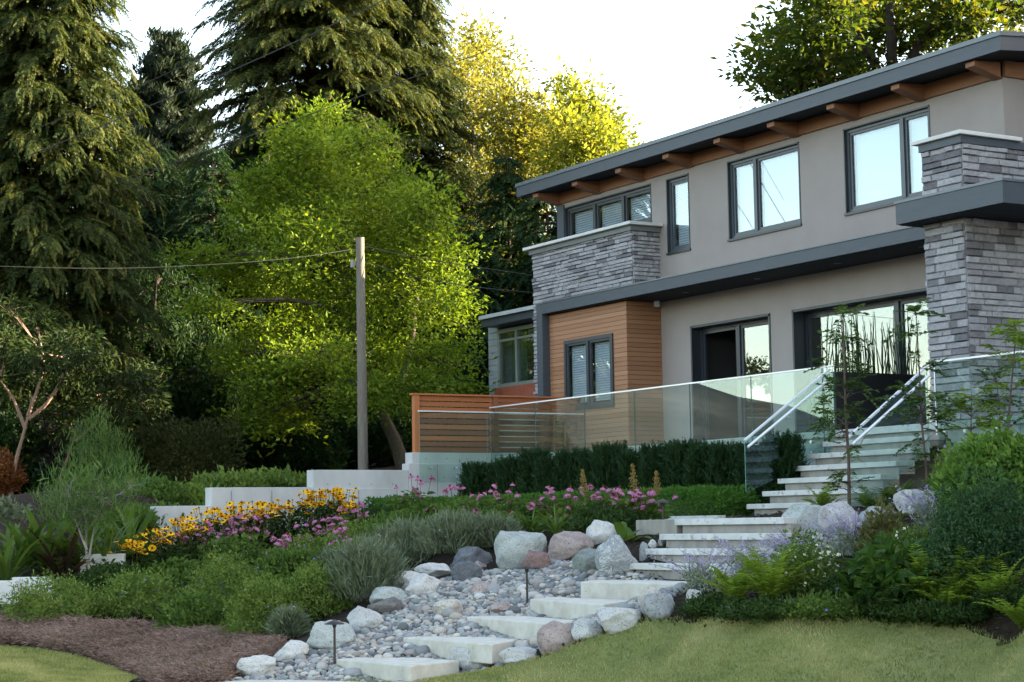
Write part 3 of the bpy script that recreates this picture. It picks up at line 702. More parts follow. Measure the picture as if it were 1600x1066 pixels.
# ------------------------------------------------------------------ boulders
def ico(sub):
    t = (1 + 5 ** .5) / 2
    V = [(-1, t, 0), (1, t, 0), (-1, -t, 0), (1, -t, 0), (0, -1, t), (0, 1, t), (0, -1, -t), (0, 1, -t), (t, 0, -1), (t, 0, 1), (-t, 0, -1), (-t, 0, 1)]
    F = [(0, 11, 5), (0, 5, 1), (0, 1, 7), (0, 7, 10), (0, 10, 11), (1, 5, 9), (5, 11, 4), (11, 10, 2), (10, 7, 6), (7, 1, 8), (3, 9, 4), (3, 4, 2), (3, 2, 6), (3, 6, 8), (3, 8, 9), (4, 9, 5), (2, 4, 11), (6, 2, 10), (8, 6, 7), (9, 8, 1)]
    V = [np.array(v) / np.linalg.norm(v) for v in V]
    for _ in range(sub):
        c = {}; G = []
        def mid(a, b):
            k = (min(a, b), max(a, b))
            if k not in c: m = V[a] + V[b]; V.append(m / np.linalg.norm(m)); c[k] = len(V) - 1
            return c[k]
        for a, b, d in F:
            x, y, z = mid(a, b), mid(b, d), mid(d, a); G += [(a, x, z), (b, y, x), (d, z, y), (x, y, z)]
        F = G
    return np.array(V), np.array(F)
ICO4, ICO2 = ico(4), ico(2)
def rock_shape(seed, ang=.35, lump=.16):
    r = np.random.default_rng(seed); V = ICO4[0].copy(); off = r.uniform(0, 50, 3)
    for _ in range(12):
        n = unit(r.normal(0, 1, 3)); lim = r.uniform(1 - ang, 1.02); s = V @ n; ex = np.maximum(s - lim, 0); V = V - ex[:, None] * n * .92
    nn = np.array([noise.fractal(Vector(v * 1.3 + off), 1.0, 2.1, 5) for v in V]); n2 = np.array([noise.fractal(Vector(v * 6 + off), 1.0, 2.0, 3) for v in V])
    return V * (1 + nn * lump + n2 * .016)[:, None]
def rockm(name, a, b, c, speck=None, sp2=None):
    m, nt, bs = new_mat(name); v = coords(nt)
    col = ramp(nt, noise_n(nt, v, 5.0, 8, .7), [(.25, a), (.5, b), (.75, c)])
    if speck: col = mixc(nt, ramp(nt, noise_n(nt, v, 55, 3, .6), [(.56, 0.), (.66, 1.)]), col, speck)
    if sp2: col = mixc(nt, ramp(nt, noise_n(nt, v, 3.2, 4, .6, 2.5), [(.50, 0.), (.53, 1.), (.56, 0.)]), col, sp2)
    nt.links.new(col, bs.inputs['Base Color']); bs.inputs['Roughness'].default_value = .88; bs.inputs['Specular IOR Level'].default_value = .2
    bump_n(nt, noise_n(nt, v, 34, 9, .72), .55, .025, bs); return m
RK = {'pale': rockm('granite_pale', (0.289, 0.295, 0.295), (0.399, 0.399, 0.393), (0.477, 0.471, 0.460), (0.178, 0.184, 0.190)),
      'white': rockm('granite_white', (0.365, 0.359, 0.348), (0.461, 0.455, 0.444), (0.525, 0.519, 0.508), (0.238, 0.232, 0.226)),
      'green': rockm('granite_greenish', (0.221, 0.244, 0.239), (0.324, 0.348, 0.336), (0.402, 0.420, 0.402), (0.132, 0.150, 0.150)),
      'dgreen': rockm('granite_green', (0.108, 0.132, 0.120), (0.174, 0.202, 0.188), (0.252, 0.275, 0.257), (0.059, 0.071, 0.071)),
      'blue': rockm('basalt_blue', (0.060, 0.068, 0.080), (0.108, 0.117, 0.131), (0.180, 0.189, 0.203), (0.034, 0.040, 0.046)),
      'grey': rockm('granite_grey', (0.157, 0.172, 0.183), (0.245, 0.260, 0.271), (0.348, 0.359, 0.365), (0.090, 0.096, 0.102)),
      'vein': rockm('granite_veined', (0.166, 0.187, 0.195), (0.254, 0.271, 0.280), (0.356, 0.367, 0.373), (0.100, 0.111, 0.117), (0.527, 0.527, 0.521)),
      'brown': rockm('granite_brown', (0.079, 0.074, 0.072), (0.129, 0.121, 0.118), (0.204, 0.192, 0.184), (0.047, 0.044, 0.041)),
      'pink': rockm('granite_pink', (0.203, 0.157, 0.151), (0.288, 0.234, 0.222), (0.384, 0.332, 0.315), (0.129, 0.100, 0.100)),
      'red': rockm('granite_red', (0.123, 0.077, 0.073), (0.190, 0.123, 0.115), (0.266, 0.191, 0.174), (0.074, 0.051, 0.051)),
      'beige': rockm('granite_beige', (0.293, 0.267, 0.236), (0.403, 0.375, 0.334), (0.494, 0.471, 0.436), (0.216, 0.193, 0.175)),
      'speck': rockm('granite_speckled', (0.263, 0.251, 0.263), (0.357, 0.340, 0.351), (0.436, 0.419, 0.425), (0.071, 0.062, 0.071))}
# x0,x1,y0,y1 of each boulder in the photograph, its stone and what it stands beside
BL = [(367, 432, 1029, 1061, 'white', 'low white boulder, lowest of the row along the heather, by the lowest slab'), (425, 484, 1006, 1036, 'white', 'whitish boulder with a brown spot, above the lowest white one along the heather'),
      (478, 558, 977, 1019, 'green', 'broad greenish white boulder behind the lowest path light'), (540, 601, 952, 988, 'pale', 'steep pale boulder right above the greenish one behind the path light'),
      (572, 632, 937, 964, 'brown', 'flat brown boulder tucked under a pale one beside the grey lavender'), (577, 641, 920, 945, 'green', 'flat pale boulder lying on the brown one beside the lavender'),
      (612, 664, 897, 928, 'white', 'white boulder behind the beige one at the lavender edge'), (630, 689, 901, 935, 'white', 'smooth cream white boulder at the upper edge of the pebbles'),
      (646, 705, 883, 906, 'white', 'flat white boulder next to the blue grey ones'), (702, 771, 859, 892, 'blue', 'dark slate blue boulder at the top of the pebble bed'),
      (704, 755, 881, 911, 'blue', 'lower blue grey boulder in front of the dark slate one'), (739, 761, 879, 893, 'pink', 'small pinkish stone squeezed between the slate blue and pale green boulders'),
      (772, 856, 837, 894, 'green', 'large pale green boulder with a sloping back behind the red stone'), (853, 931, 836, 876, 'pink', 'large pink grey speckled boulder below the coneflowers'),
      (916, 965, 817, 852, 'white', 'rounded beige white boulder perched highest, below the coneflower clump'), (815, 865, 864, 896, 'red', 'rust red boulder behind the middle path light'),
      (894, 948, 862, 898, 'dgreen', 'grey green rounded boulder in the pebbles by the steps'), (930, 1001, 844, 905, 'vein', 'tall blue grey boulder with white veins against the lower steps'),
      (999, 1015, 851, 879, 'grey', 'small upright grey stone against the lower steps'), (1013, 1029, 845, 858, 'white', 'small round white stone on the end of a lower step'), (1028, 1039, 843, 855, 'grey', 'small grey stone beside the round white one on the step end'),
      (676, 724, 940, 966, 'beige', 'beige boulder standing alone among the pebbles'), (734, 782, 913, 929, 'pink', 'flat pink boulder in the upper pebble bed'), (764, 801, 944, 962, 'pink', 'pinkish boulder at the corner of the third slab'),
      (639, 706, 1036, 1060, 'dgreen', 'dark grey green boulder at the lawn edge before the fifth slab'), (703, 778, 1014, 1052, 'pale', 'rounded white grey boulder at the lawn edge beside the fifth slab'),
      (779, 842, 1015, 1040, 'pale', 'low bluish white boulder at the lawn edge below the fourth slab'), (803, 834, 1004, 1019, 'beige', 'small beige stone behind the low bluish white boulder'), (839, 903, 979, 1023, 'pink', 'tall beige grey boulder at the lawn edge beside the fourth slab'),
      (893, 942, 973, 1004, 'pale', 'pale boulder between the tall beige one and the long white one'), (932, 1004, 954, 990, 'pale', 'long white boulder at the lawn edge below the second slab'), (997, 1038, 923, 955, 'beige', 'tan pointed boulder at the right end of the second slab'),
      (1002, 1057, 936, 972, 'grey', 'blue grey boulder ending the row where the dark mulch begins'), (1072, 1099, 927, 955, 'pale', 'small grey white boulder in the mulch beside the ferns'), (1024, 1052, 921, 940, 'grey', 'small grey boulder under the sage flowers'),
      (1219, 1304, 794, 848, 'green', 'big grey green boulder at the right of the upper steps'), (1238, 1278, 808, 845, 'pink', 'smaller mauve grey boulder leaning on the big grey green one'), (1282, 1349, 790, 834, 'speck', 'mauve boulder with dark speckles right of the steps'),
      (1339, 1405, 795, 822, 'grey', 'low grey boulder behind the white flowered shrub'), (1399, 1464, 769, 806, 'pale', 'round pale boulder with a banded top near the rowan sapling'), (1450, 1506, 758, 790, 'grey', 'bluish boulder half hidden by the leafy shrub')]
boulder_foot = []
for k, (x0, x1, y0, y1, st, lab) in enumerate(BL):
    cx = (x0 + x1) / 2; foot = hit(cx, y1 - .12 * (y1 - y0)); dp = depth_of(foot); w = (x1 - x0) / FPX * dp; h = (y1 - y0) / FPX * dp
    V = rock_shape(100 + k, .41, .16); mn, mx = V.min(0), V.max(0); V = (V - (mn + mx) / 2) / ((mx - mn) / 2)
    # width runs across the view, depth a bit less
    a = math.atan2(CR[1], CR[0]); c, s = math.cos(a), math.sin(a)
    V = V * np.array([w / 2, w * .40, h * .68]); V = np.stack([V[:, 0] * c - V[:, 1] * s, V[:, 0] * s + V[:, 1] * c, V[:, 2]], 1)
    ctr = foot + np.array([-CR[1], CR[0], 0]) * w * .2; ctr[2] = foot[2] + h * .33
    m = MB(); m.add(V + ctr, ICO4[1]); o = m.build('boulder', RK[st], None, True, origin=ctr)
    tag(o, lab, 'boulder', 'boulders edging the pebble bed'); boulder_foot.append((ctr[0], ctr[1], w / 2))

# ------------------------------------------------------------------ river pebbles
def pebblem():
    m, nt, b = new_mat('river_pebble'); v = coords(nt)
    oi = nt.nodes.new('ShaderNodeObjectInfo'); a = attr_n(nt)
    ad = nt.nodes.new('ShaderNodeMath'); ad.operation = 'ADD'; nt.links.new(oi.outputs['Random'], ad.inputs[0]); nt.links.new(a, ad.inputs[1])
    fr = nt.nodes.new('ShaderNodeMath'); fr.operation = 'FRACT'; nt.links.new(ad.outputs[0], fr.inputs[0])
    c = ramp(nt, fr.outputs[0], [(0, (.07, .078, .085)), (.13, (.125, .135, .145)), (.27, (.19, .20, .21)), (.40, (.26, .265, .27)), (.52, (.18, .15, .135)), (.62, (.33, .32, .31)), (.74, (.32, .27, .22)), (.82, (.43, .415, .40)), (.92, (.15, .18, .17)), (1, (.46, .43, .39))])
    c = mixc(nt, ramp(nt, noise_n(nt, v, 60, 4), [(.5, 0.), (.8, .35)]), c, (.42, .42, .41))
    nt.links.new(c, b.inputs['Base Color']); b.inputs['Roughness'].default_value = .7; b.inputs['Specular IOR Level'].default_value = .3
    bump_n(nt, noise_n(nt, v, 90, 4), .2, .004, b); return m
PEB = pebblem()
peb_t = []
for k in range(10):
    r = np.random.default_rng(k); V = ICO2[0] * r.uniform((.85, .75, .5), (1.25, 1.0, .8)); off = r.uniform(0, 9, 3)
    V = V * (1 + .12 * np.array([noise.noise(Vector(v + off)) for v in V]))[:, None]; peb_t.append(V)
# the bed: left of the slabs up to the boulders, between the slabs, and the wedge right of the lower steps
bed = [tuple(hit(*p)[:2]) for p in [(375, 1064), (430, 1040), (480, 1018), (545, 988), (600, 962), (640, 935), (690, 908), (745, 893), (800, 893), (850, 880), (900, 880), (940, 900), (985, 905)]] + [(-19.0, 13.05), (-16.9, 13.05)] + \
      [tuple(hit(*p)[:2]) for p in [(1035, 945), (985, 970), (920, 990), (860, 1010), (800, 1030), (740, 1045), (650, 1058)]] + [(-17.2, 8.6), (-18.8, 7.2), (-19.2, 7.3)]
bed2 = [tuple(hit(*p)[:2]) for p in [(1135, 905), (1150, 880), (1190, 850), (1225, 835), (1290, 840), (1345, 828), (1360, 845), (1300, 880), (1200, 905)]]
pp = np.stack([rng.uniform(-26, -14, 330000), rng.uniform(6.5, 17, 330000)], 1)
ok = in_poly(pp, bed) | in_poly(pp, bed2)
pp = pp[ok]
inside = np.zeros(len(pp), bool)
hp0 = hgt(pp[:, 0], pp[:, 1])
for c, zt in zip(slab_polys, slab_tops): inside |= in_poly(pp, c) & (hp0 < zt - .02)
inside |= (pp[:, 0] > -19.0) & (pp[:, 0] < -16.8) & (pp[:, 1] > 13.0) & (pp[:, 1] < 14.3)
for (bx, by, br) in boulder_foot: inside |= (pp[:, 0] - bx) ** 2 + (pp[:, 1] - by) ** 2 < (br * .6) ** 2
pp = pp[~inside]
# poisson-like thinning with mixed sizes
acc = []; cell = {}
for q in pp:
    s = float(np.clip(rng.lognormal(math.log(.040), .40), .021, .105)); k = (int(q[0] / .12), int(q[1] / .12)); good = True
    for i in range(-2, 3):
        for j in range(-2, 3):
            for (x, y, r) in cell.get((k[0] + i, k[1] + j), ()):
                if (x - q[0]) ** 2 + (y - q[1]) ** 2 < ((s + r) * .74) ** 2: good = False; break
            if not good: break
        if not good: break
    if good: acc.append((q[0], q[1], s)); cell.setdefault(k, []).append((q[0], q[1], s))
front = []
for c, zt in zip(slab_polys, slab_tops):          # a packed row of stones along the foot of each slab
    for (p0, p1) in ((c[0], c[1]), (c[3], c[0]), (c[1], c[2])):
        p0, p1 = np.array(p0), np.array(p1); L = np.linalg.norm(p1 - p0); nn = np.array([p1[1] - p0[1], p0[0] - p1[0]]) / L
        if nn @ ((p0 + p1) / 2 - np.mean(np.array(c), 0)) < 0: nn = -nn
        t = 0
        while t < L:
            s = random.uniform(.028, .06); q = p0 + (p1 - p0) * (t + s) / L + nn * (s * .75 + random.uniform(0, .03)); acc.append((q[0], q[1], s)); t += s * 1.55
acc = np.array(acc); acc = acc[np.argsort(-acc[:, 2])]
zz = hgt(acc[:, 0], acc[:, 1])
for c, zt in zip(slab_polys, slab_tops): zz = np.where(in_poly(acc[:, :2], c), np.maximum(zz, zt - .01), zz)
def rotz_tilt(n):
    a = rng.uniform(0, 6.283, n); t = rng.normal(0, .3, n); ca, sa, ct, st = np.cos(a), np.sin(a), np.cos(t), np.sin(t)
    M = np.zeros((n, 3, 3)); M[:, 0, 0] = ca; M[:, 1, 0] = sa; M[:, 0, 1] = -sa * ct; M[:, 1, 1] = ca * ct; M[:, 2, 1] = st; M[:, 0, 2] = sa * st; M[:, 1, 2] = -ca * st; M[:, 2, 2] = ct; return M
Ppeb = np.column_stack([acc[:, :2], zz + acc[:, 2] * .25]); vis = in_view(Ppeb)
idx = np.nonzero(vis)[0][:300]; rest = np.ones(len(acc), bool); rest[idx] = False
MT = rotz_tilt(len(acc))
pm = []
for t in peb_t:
    b = MB(); b.add(t, ICO2[1], 0, 0.0); o = b.build('river_stone', PEB, None, True); pm.append(o.data); bpy.data.objects.remove(o)
for n_, i in enumerate(idx):
    o = bpy.data.objects.new('river_stone', pm[i % 10]); scene.collection.objects.link(o)
    m4 = Matrix.Identity(4)
    for a in range(3):
        for b in range(3): m4[a][b] = MT[i][a][b] * acc[i, 2]
        m4[a][3] = Ppeb[i][a]
    o.matrix_world = m4
    tag(o, 'smooth rounded river stone lying among the pebbles beside the stepping slabs', 'river stone', 'river stones of the pebble bed')
pb = MB()
ri = np.nonzero(rest)[0]
for k in range(10):
    s = ri[ri % 10 == k]
    if len(s): pb.inst(peb_t[k], ICO2[1], MT[s] * acc[s, 2][:, None, None], Ppeb[s], 0)
tag(pb.build('pebbles', PEB, None, True), kind='stuff')
print('pebbles', len(acc))
# a darker bed of grit under the stones
GRIT = surf('grit', [(.2, (.06, .06, .062)), (.8, (.16, .155, .15))], 40, .95, .6, 120, .01, spec=.1)
for nm, poly in (('pebble_bed', bed), ('pebble_bed', bed2)):
    lx, ly = np.meshgrid(np.arange(-26, -13, .08), np.arange(6.5, 17, .08), indexing='ij')
    kp = in_poly(np.stack([lx.ravel(), ly.ravel()], 1), poly).reshape(lx.shape)
    tag(grid_mesh(nm, lx, ly, hgt(lx, ly) + .008, GRIT, kp), kind='structure')

# ------------------------------------------------------------------ path lights
def path_light(px, py, top, lab, f=None):
    f = hit(px, py) if f is None else f; dp = depth_of(f); h = (py - top) / FPX * dp
    e = empty('path_light', f, lab, 'path light', 'bronze path lights beside the steps')
    MB().tube([f + [0, 0, -.05], f + [0, 0, h - .05]], [.014, .013], 10).build('stem', BRONZE, e, True)
    MB().tube([f + [0, 0, -.02], f + [0, 0, .02], f + [0, 0, .022]], [.035, .035, .015], 12).build('foot', BRONZE, e, True)
    MB().tube([f + [0, 0, h - .09], f + [0, 0, h - .05]], [.016, .028], 12).build('socket', BRONZE, e, True)
    MB().tube([f + [0, 0, h - .052], f + [0, 0, h - .045], f + [0, 0, h - .022], f + [0, 0, h - .008], f + [0, 0, h]], [.11, .112, .06, .022, .006], 20).build('lamp_shade', BRONZE, e, True)
path_light(523, 1046, 971, 'bronze mushroom path light at the left end of the fifth slab')
path_light(824, 947, 884, 'bronze mushroom path light among pebbles at the left end of the second slab')
path_light(1037, 832, 780, 'bronze mushroom path light beside the coneflowers at the top of the lower steps', on(1, 14.2, 1037, 832))
# ------------------------------------------------------------------ foliage materials
GER = leafm('geranium_leaf', [(0, (.040, .080, .016)), (.45, (.10, .160, .035)), (1, (.21, .265, .075))], .35)
LIMEY = leafm('fern_leaf', [(0, (.07, .125, .013)), (.5, (.13, .21, .026)), (1, (.23, .30, .05))], .4)
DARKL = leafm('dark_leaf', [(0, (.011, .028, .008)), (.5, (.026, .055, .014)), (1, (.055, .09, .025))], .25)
MIDL = leafm('mid_leaf', [(0, (.028, .060, .013)), (.5, (.065, .118, .026)), (1, (.13, .185, .045))], .35)
LAVL = leafm('lavender_leaf', [(0, (.075, .10, .065)), (.5, (.13, .165, .11)), (1, (.20, .235, .165))], .2)
SAGEL = leafm('sage_leaf', [(0, (.11, .145, .11)), (.5, (.19, .225, .18)), (1, (.30, .33, .28))], .2)
BOXL = leafm('box_leaf', [(0, (.03, .085, .015)), (.5, (.055, .135, .022)), (1, (.10, .20, .04))], .3)
YEWL = leafm('yew_needle', [(0, (.008, .021, .008)), (.5, (.017, .042, .015)), (.9, (.035, .075, .026)), (1, (.07, .13, .04))], .2)
HEATH = leafm('heather', [(0, (.075, .050, .040)), (.4, (.165, .110, .092)), (.7, (.25, .172, .152)), (.85, (.31, .225, .205)), (1, (.16, .165, .07))], .15, patch=.5, pscale=1.2)
STRAP = leafm('strap_leaf', [(0, (.03, .06, .015)), (.6, (.08, .14, .03)), (1, (.14, .19, .06))], .35)
WINEL = leafm('wine_leaf', [(0, (.02, .012, .012)), (.6, (.05, .03, .022)), (1, (.10, .06, .03))], .3)
STEMG = leafm('green_stem', [(0, (.05, .075, .025)), (1, (.10, .13, .045))], .1)
def petalm(name, c0, c1): return leafm(name, [(0, c0), (1, c1)], .4, (1.25, 1.15, 1.0), patch=0)
YEL = petalm('yellow_petal', (.78, .43, .005), (.92, .60, .02)); PUR = petalm('pink_petal', (.38, .12, .28), (.60, .28, .46)); CONE = plain('dark_cone', (.045, .014, .010), .9); CONEO = plain('orange_cone', (.12, .03, .012), .9)
VIO = petalm('violet_petal', (.30, .27, .47), (.46, .42, .60)); BLUEP = petalm('blue_petal', (.16, .18, .60), (.26, .27, .72)); WHT = petalm('white_petal', (.70, .72, .60), (.82, .82, .74)); BARK = None

def clusters_in(e, n, shell=.55):
    """points in an ellipsoid shell, upper part favoured; returns points and outward directions"""
    d = sph(n); r = rng.random(n) ** (1 / 3) * (1 - shell) + shell * rng.random(n) ** .35
    return d * r[:, None], d
def mound(name, cat, label, foot, w, h, mat, lsize, n, tmpl=LEAF, upright=.4, group=None, extra=None, depth=None, dome=1.0, cl=None):
    """a bushy plant: leaves through a dome-shaped volume, plus stems"""
    foot = np.array(foot, float); p, d = clusters_in(None, n)
    p[:, 2] = np.abs(p[:, 2]) ** dome; sc = np.array([w / 2, (depth or w) / 2, h]); amp = 1 + .22 * np.array([noise.noise(Vector(q * 2.1 + foot)) for q in d])
    P = foot + p * amp[:, None] * sc; P[:, 2] = np.maximum(P[:, 2], foot[2] + .01)
    dr = d * np.array([1, 1, .5]) + np.array([0, 0, upright]) + rng.normal(0, .45, (n, 3))
    b = MB()
    if cl is None:
        b.inst(tmpl[0], tmpl[1], frames(dr, lsize * rng.uniform(.65, 1.3, n), .7), P, 0)
    else:
        for k, t in enumerate(cl):
            s = np.arange(n) % len(cl) == k; b.inst(t[0], t[1], frames(dr[s], rng.uniform(.7, 1.25, s.sum()) * lsize, .6, True), P[s], 0)
    if extra: extra(b, P, d)
    o = b.build(name, [mat] + (extra.mats if extra else []), None, False, origin=foot)
    return tag(o, label, cat, group)
def px_mound(name, cat, label, cx, by, wpx, hpx, mat, lsize, n, **k):
    f = hit(cx, by); dp = depth_of(f); return mound(name, cat, label, f, wpx / FPX * dp, hpx / FPX * dp, mat, lsize, n, **k)
class Dots:
    """small blossoms on the outside of a mound"""
    def __init__(s, mat, n, size, up=.1, zmin=.3): s.mats = [mat]; s.n = n; s.size = size; s.up = up; s.z = zmin
    def __call__(s, b, P, d):
        zr = (P[:, 2] - P[:, 2].min()) / (np.ptp(P[:, 2]) + 1e-9); c = np.nonzero(zr > s.z)[0]
        i = rng.choice(c, min(s.n, len(c)), False); q = P[i] + d[i] * s.size * 1.5 + np.array([0, 0, s.up]) * rng.random((len(i), 1))
        PT = (np.array([(0, 0, 0), (.5, .35, .1), (.35, .9, .1), (-.35, .9, .1), (-.5, .35, .1)]), [(0, 1, 2), (0, 2, 3), (0, 3, 4)])
        for a in range(3): b.inst(PT[0], PT[1], frames(sph(len(i)) + np.array([0, 0, .6]), s.size, 1.0), q, 1)
FINE = [make_cluster(9, .10, .055, LEAF, .6, 20 + k) for k in range(4)]
LOBE = [make_cluster(8, .11, .085, LEAF, .5, 30 + k) for k in range(4)]
# --- left bed: ground cover mounds (centre x, foot y, width, height in the photo)
G = 'ground cover mounds of the left flower bed'
for k, (cx, by, w, h, kind, lab) in enumerate([
    (90, 972, 190, 72, 'g', 'feathery green perennial mound at the far left edge of the heather'), (215, 962, 150, 70, 'g', 'yellow green cut leaved mound with blue flowers left of the heather middle'), (300, 985, 110, 52, 'm', 'low green mound touching the heather below the big leaved plant'),
    (352, 958, 150, 95, 'g', 'tall loose green cranesbill mound in the middle of the left bed'), (420, 990, 150, 95, 'g', 'green cranesbill mound right behind the lowest white boulders'), (455, 935, 140, 80, 'm', 'green mound around the broad leaved clump'), (500, 962, 120, 82, 'g', 'lacy green mound behind the greenish boulder'),
    (365, 908, 150, 70, 'm', 'green mound under the pink coneflowers'), (480, 898, 140, 62, 'g', 'light green mound behind the broad leaved clump'), (545, 905, 110, 55, 'm', 'green mound left of the grey lavender'), (560, 868, 130, 52, 'g', 'bright green mound below the yellow flowers right end'),
    (640, 846, 150, 42, 'm', 'loose green mound at the foot of the concrete wall'), (710, 842, 110, 40, 'm', 'green mound below the tall coneflowers by the wall'), (270, 930, 110, 50, 'm', 'dark green mound left of the cranesbills'), (170, 925, 130, 40, 'd', 'dark low plant beside the white edging'),
    (600, 832, 120, 34, 'd', 'dark green leafy patch at the wall foot left of the coneflowers'), (840, 826, 110, 38, 'd', 'dark green clump behind the pale green boulder'), (780, 842, 100, 34, 'm', 'green clump left of the large pale green boulder'), (950, 832, 120, 38, 'd', 'dark leafy clump between the highest boulder and path light')]):
    mt = {'g': GER, 'm': MIDL, 'd': DARKL}[kind]
    ex = Dots(BLUEP, 14, .022, .06) if kind == 'g' else None
    px_mound('cranesbill', 'plant', lab, cx, by, w, h, mt, .9, 900, cl=LOBE if kind != 'g' else FINE, group=G, extra=ex, upright=.5)
for (cx, by, w, h, lab) in [(575, 938, 130, 95, 'grey green lavender bush right above the flat brown boulder'), (640, 888, 150, 70, 'wide grey green lavender bush behind the cream boulder'), (715, 866, 130, 62, 'grey green lavender bush behind the slate blue boulder'), (520, 920, 80, 55, 'small grey lavender tuft beside the broad leaves'), (452, 1000, 50, 40, 'tiny silvery tuft above the lowest white boulder'), (770, 856, 90, 45, 'lavender tuft left of the pale green boulder')]:
    px_mound('lavender', 'shrub', lab, cx, by, w, h, LAVL, .15, 3200, tmpl=(NARROW[0] * [.8, 1, 1], NARROW[1]), upright=1.1, group='lavender along the pebble bed', extra=Dots(VIO, 14, .02, .1), dome=.8)
# --- broad leaved clumps and tufts
def rosette(name, cat, label, f, n, L, mat, tmpl=LEAF, width=1.0, arch=.8, group=None, wid=1.0):
    b = MB(); f = np.array(f, float)
    for i in range(n):
        a = rng.uniform(0, 6.283); el = rng.uniform(.5, 1.4); l = L * rng.uniform(.65, 1.1); w = l * .09 * wid
        t = np.linspace(0, 1, 7); hor = np.array([math.cos(a), math.sin(a), 0]); ang = el - arch * t ** 1.5 * rng.uniform(.8, 1.5)
        st = np.cumsum(np.stack([np.cos(ang)[:, None] * hor + np.sin(ang)[:, None] * np.array([0, 0, 1.0])], 0)[0] * l / 7, 0); sd = np.array([-hor[1], hor[0], 0])
        ww = w * np.sin(np.clip(t * .86 + .1, 0, 1) * math.pi) ** .7; ww[-1] = .001
        base = f + rng.normal(0, .03, 3) * [1, 1, 0]; V = np.concatenate([base + st - sd * ww[:, None], base + st + np.array([0, 0, -.12]) * ww[:, None], base + st + sd * ww[:, None]])
        F = [(i, i + 1, 8 + i, 7 + i) for i in range(6)] + [(7 + i, 8 + i, 15 + i, 14 + i) for i in range(6)]
        b.add(V, F, 0)
    return tag(b.build(name, mat, None, False, origin=f), label, cat, group)
for (x, y, n, Lp, mt, wd_, lab) in [(470, 925, 16, 85, MIDL, 2.6, 'clump of broad glossy upright leaves in the middle of the left bed'), (235, 930, 12, 75, MIDL, 3.6, 'big rounded rhubarb like leaves below the yellow flowers'), (200, 938, 8, 50, MIDL, 3.6, 'small big leaved clump beside the dark soil'),
                                  (870, 842, 60, 62, STRAP, .35, 'grassy tuft just left of the highest boulder'), (830, 838, 45, 55, STRAP, .35, 'grassy tuft behind the pale green boulder'), (980, 848, 10, 45, MIDL, 2.0, 'large paddle leaves under the pink coneflowers by the boulders')]:
    f = hit(x, y); rosette('leafy_clump', 'plant', lab, f, n, Lp / FPX * depth_of(f), mt, wid=wd_, group=None)
for (x, y, n, Lp, mt, lab) in [(40, 900, 40, 105, STRAP, 'upright strap leaves at the far left before the white edging'), (75, 905, 34, 115, STRAP, 'fan of sword leaves left of the wine red ones'), (100, 912, 40, 95, WINEL, 'wine red sword leaf clump among the green ones'), (125, 895, 34, 100, STRAP, 'sword leaves right behind the wine red clump'),
                             (165, 900, 34, 90, STRAP, 'sword leaves over the white concrete edging'), (10, 915, 30, 100, STRAP, 'strap leaved clump cut by the left picture edge'), (205, 870, 30, 95, STRAP, 'narrow sword leaves beside the first yellow flowers'), (330, 830, 26, 80, STRAP, 'sword leaves rising before the low end of the concrete wall')]:
    f = hit(x, y); rosette('sword_leaf_clump', 'plant', lab, f, n, Lp / FPX * depth_of(f) * 1.15, mt, wid=.42, arch=.55, group='sword leaved clumps at the far left')

# --- flowers
def head(petal, cone, n, r, droop, size, cz):
    b = MB()
    for i in range(n):
        a = 6.283 * i / n + random.uniform(-.1, .1); c, s = math.cos(a), math.sin(a); w = r * .30
        p0 = np.array([c * r * .25, s * r * .25, 0]); p1 = np.array([c * r * .7, s * r * .7, -droop * r * .35]); p2 = np.array([c * r, s * r, -droop * r])
        sd = np.array([-s, c, 0]) * w; b.add([p0 - sd * .5, p0 + sd * .5, p1 + sd, p1 - sd, p2 + sd * .55, p2 - sd * .55], [(0, 1, 2, 3), (3, 2, 4, 5)], 0)
    b.tube([(0, 0, -.01), (0, 0, cz * .4), (0, 0, cz)], [r * .25, r * .27, r * .12], 8, 1, .5)
    return b
h1 = head(YEL, CONE, 11, .056, .12, 1, .025).build('flower', [YEL, CONE]); h2 = head(PUR, CONEO, 12, .052, .75, 1, .035).build('flower', [PUR, CONEO])
hy, hp = h1.data, h2.data
bpy.data.objects.remove(h1); bpy.data.objects.remove(h2)
def flower_plant(name, cat, label, group, cx, by, top, wpx, nh, hm, leafmat, leafn, bare=.45, spread=.5, f=None):
    f = hit(cx, by) if f is None else np.array(f); dp = depth_of(f); H = (by - top) / FPX * dp if f is not None else 1; W = wpx / FPX * dp
    e = empty(name, f, label, cat, group)
    heads = []
    for _ in range(nh):
        heads.append(f + np.array([rng.normal(0, W * .27), rng.normal(0, W * .27), H * rng.uniform(1 - spread, 1.0)]))
    s = MB()
    for q in heads:
        b0 = f + (q - f) * [.25, .25, 0]; mid = (b0 + q) / 2 + rng.normal(0, .02, 3); s.tube([b0, mid, q], [.006, .005, .004], 4, 0, None, False)
    s.build('stems', STEMG, e)
    n = leafn; p = rng.random(n); hz = rng.normal(0, W * .25, (n, 2)); P = np.column_stack([f[0] + hz[:, 0], f[1] + hz[:, 1], f[2] + H * (1 - bare) * p])
    l = MB(); l.inst(LEAF[0], LEAF[1], frames(np.column_stack([hz / (W * .25), rng.normal(.15, .45, n)]), rng.uniform(.07, .15, n), .6), P, 0); l.build('foliage', leafmat, e)
    for q in heads:
        o = bpy.data.objects.new('flower', hm); scene.collection.objects.link(o); o.parent = e; o.location = Vector([float(v) for v in (q - f)])
        sc = random.uniform(.8, 1.2); o.scale = (sc, sc, sc)
        o.rotation_euler = (random.gauss(.35, .3), random.gauss(0, .3), random.uniform(0, 6.28))
    return e
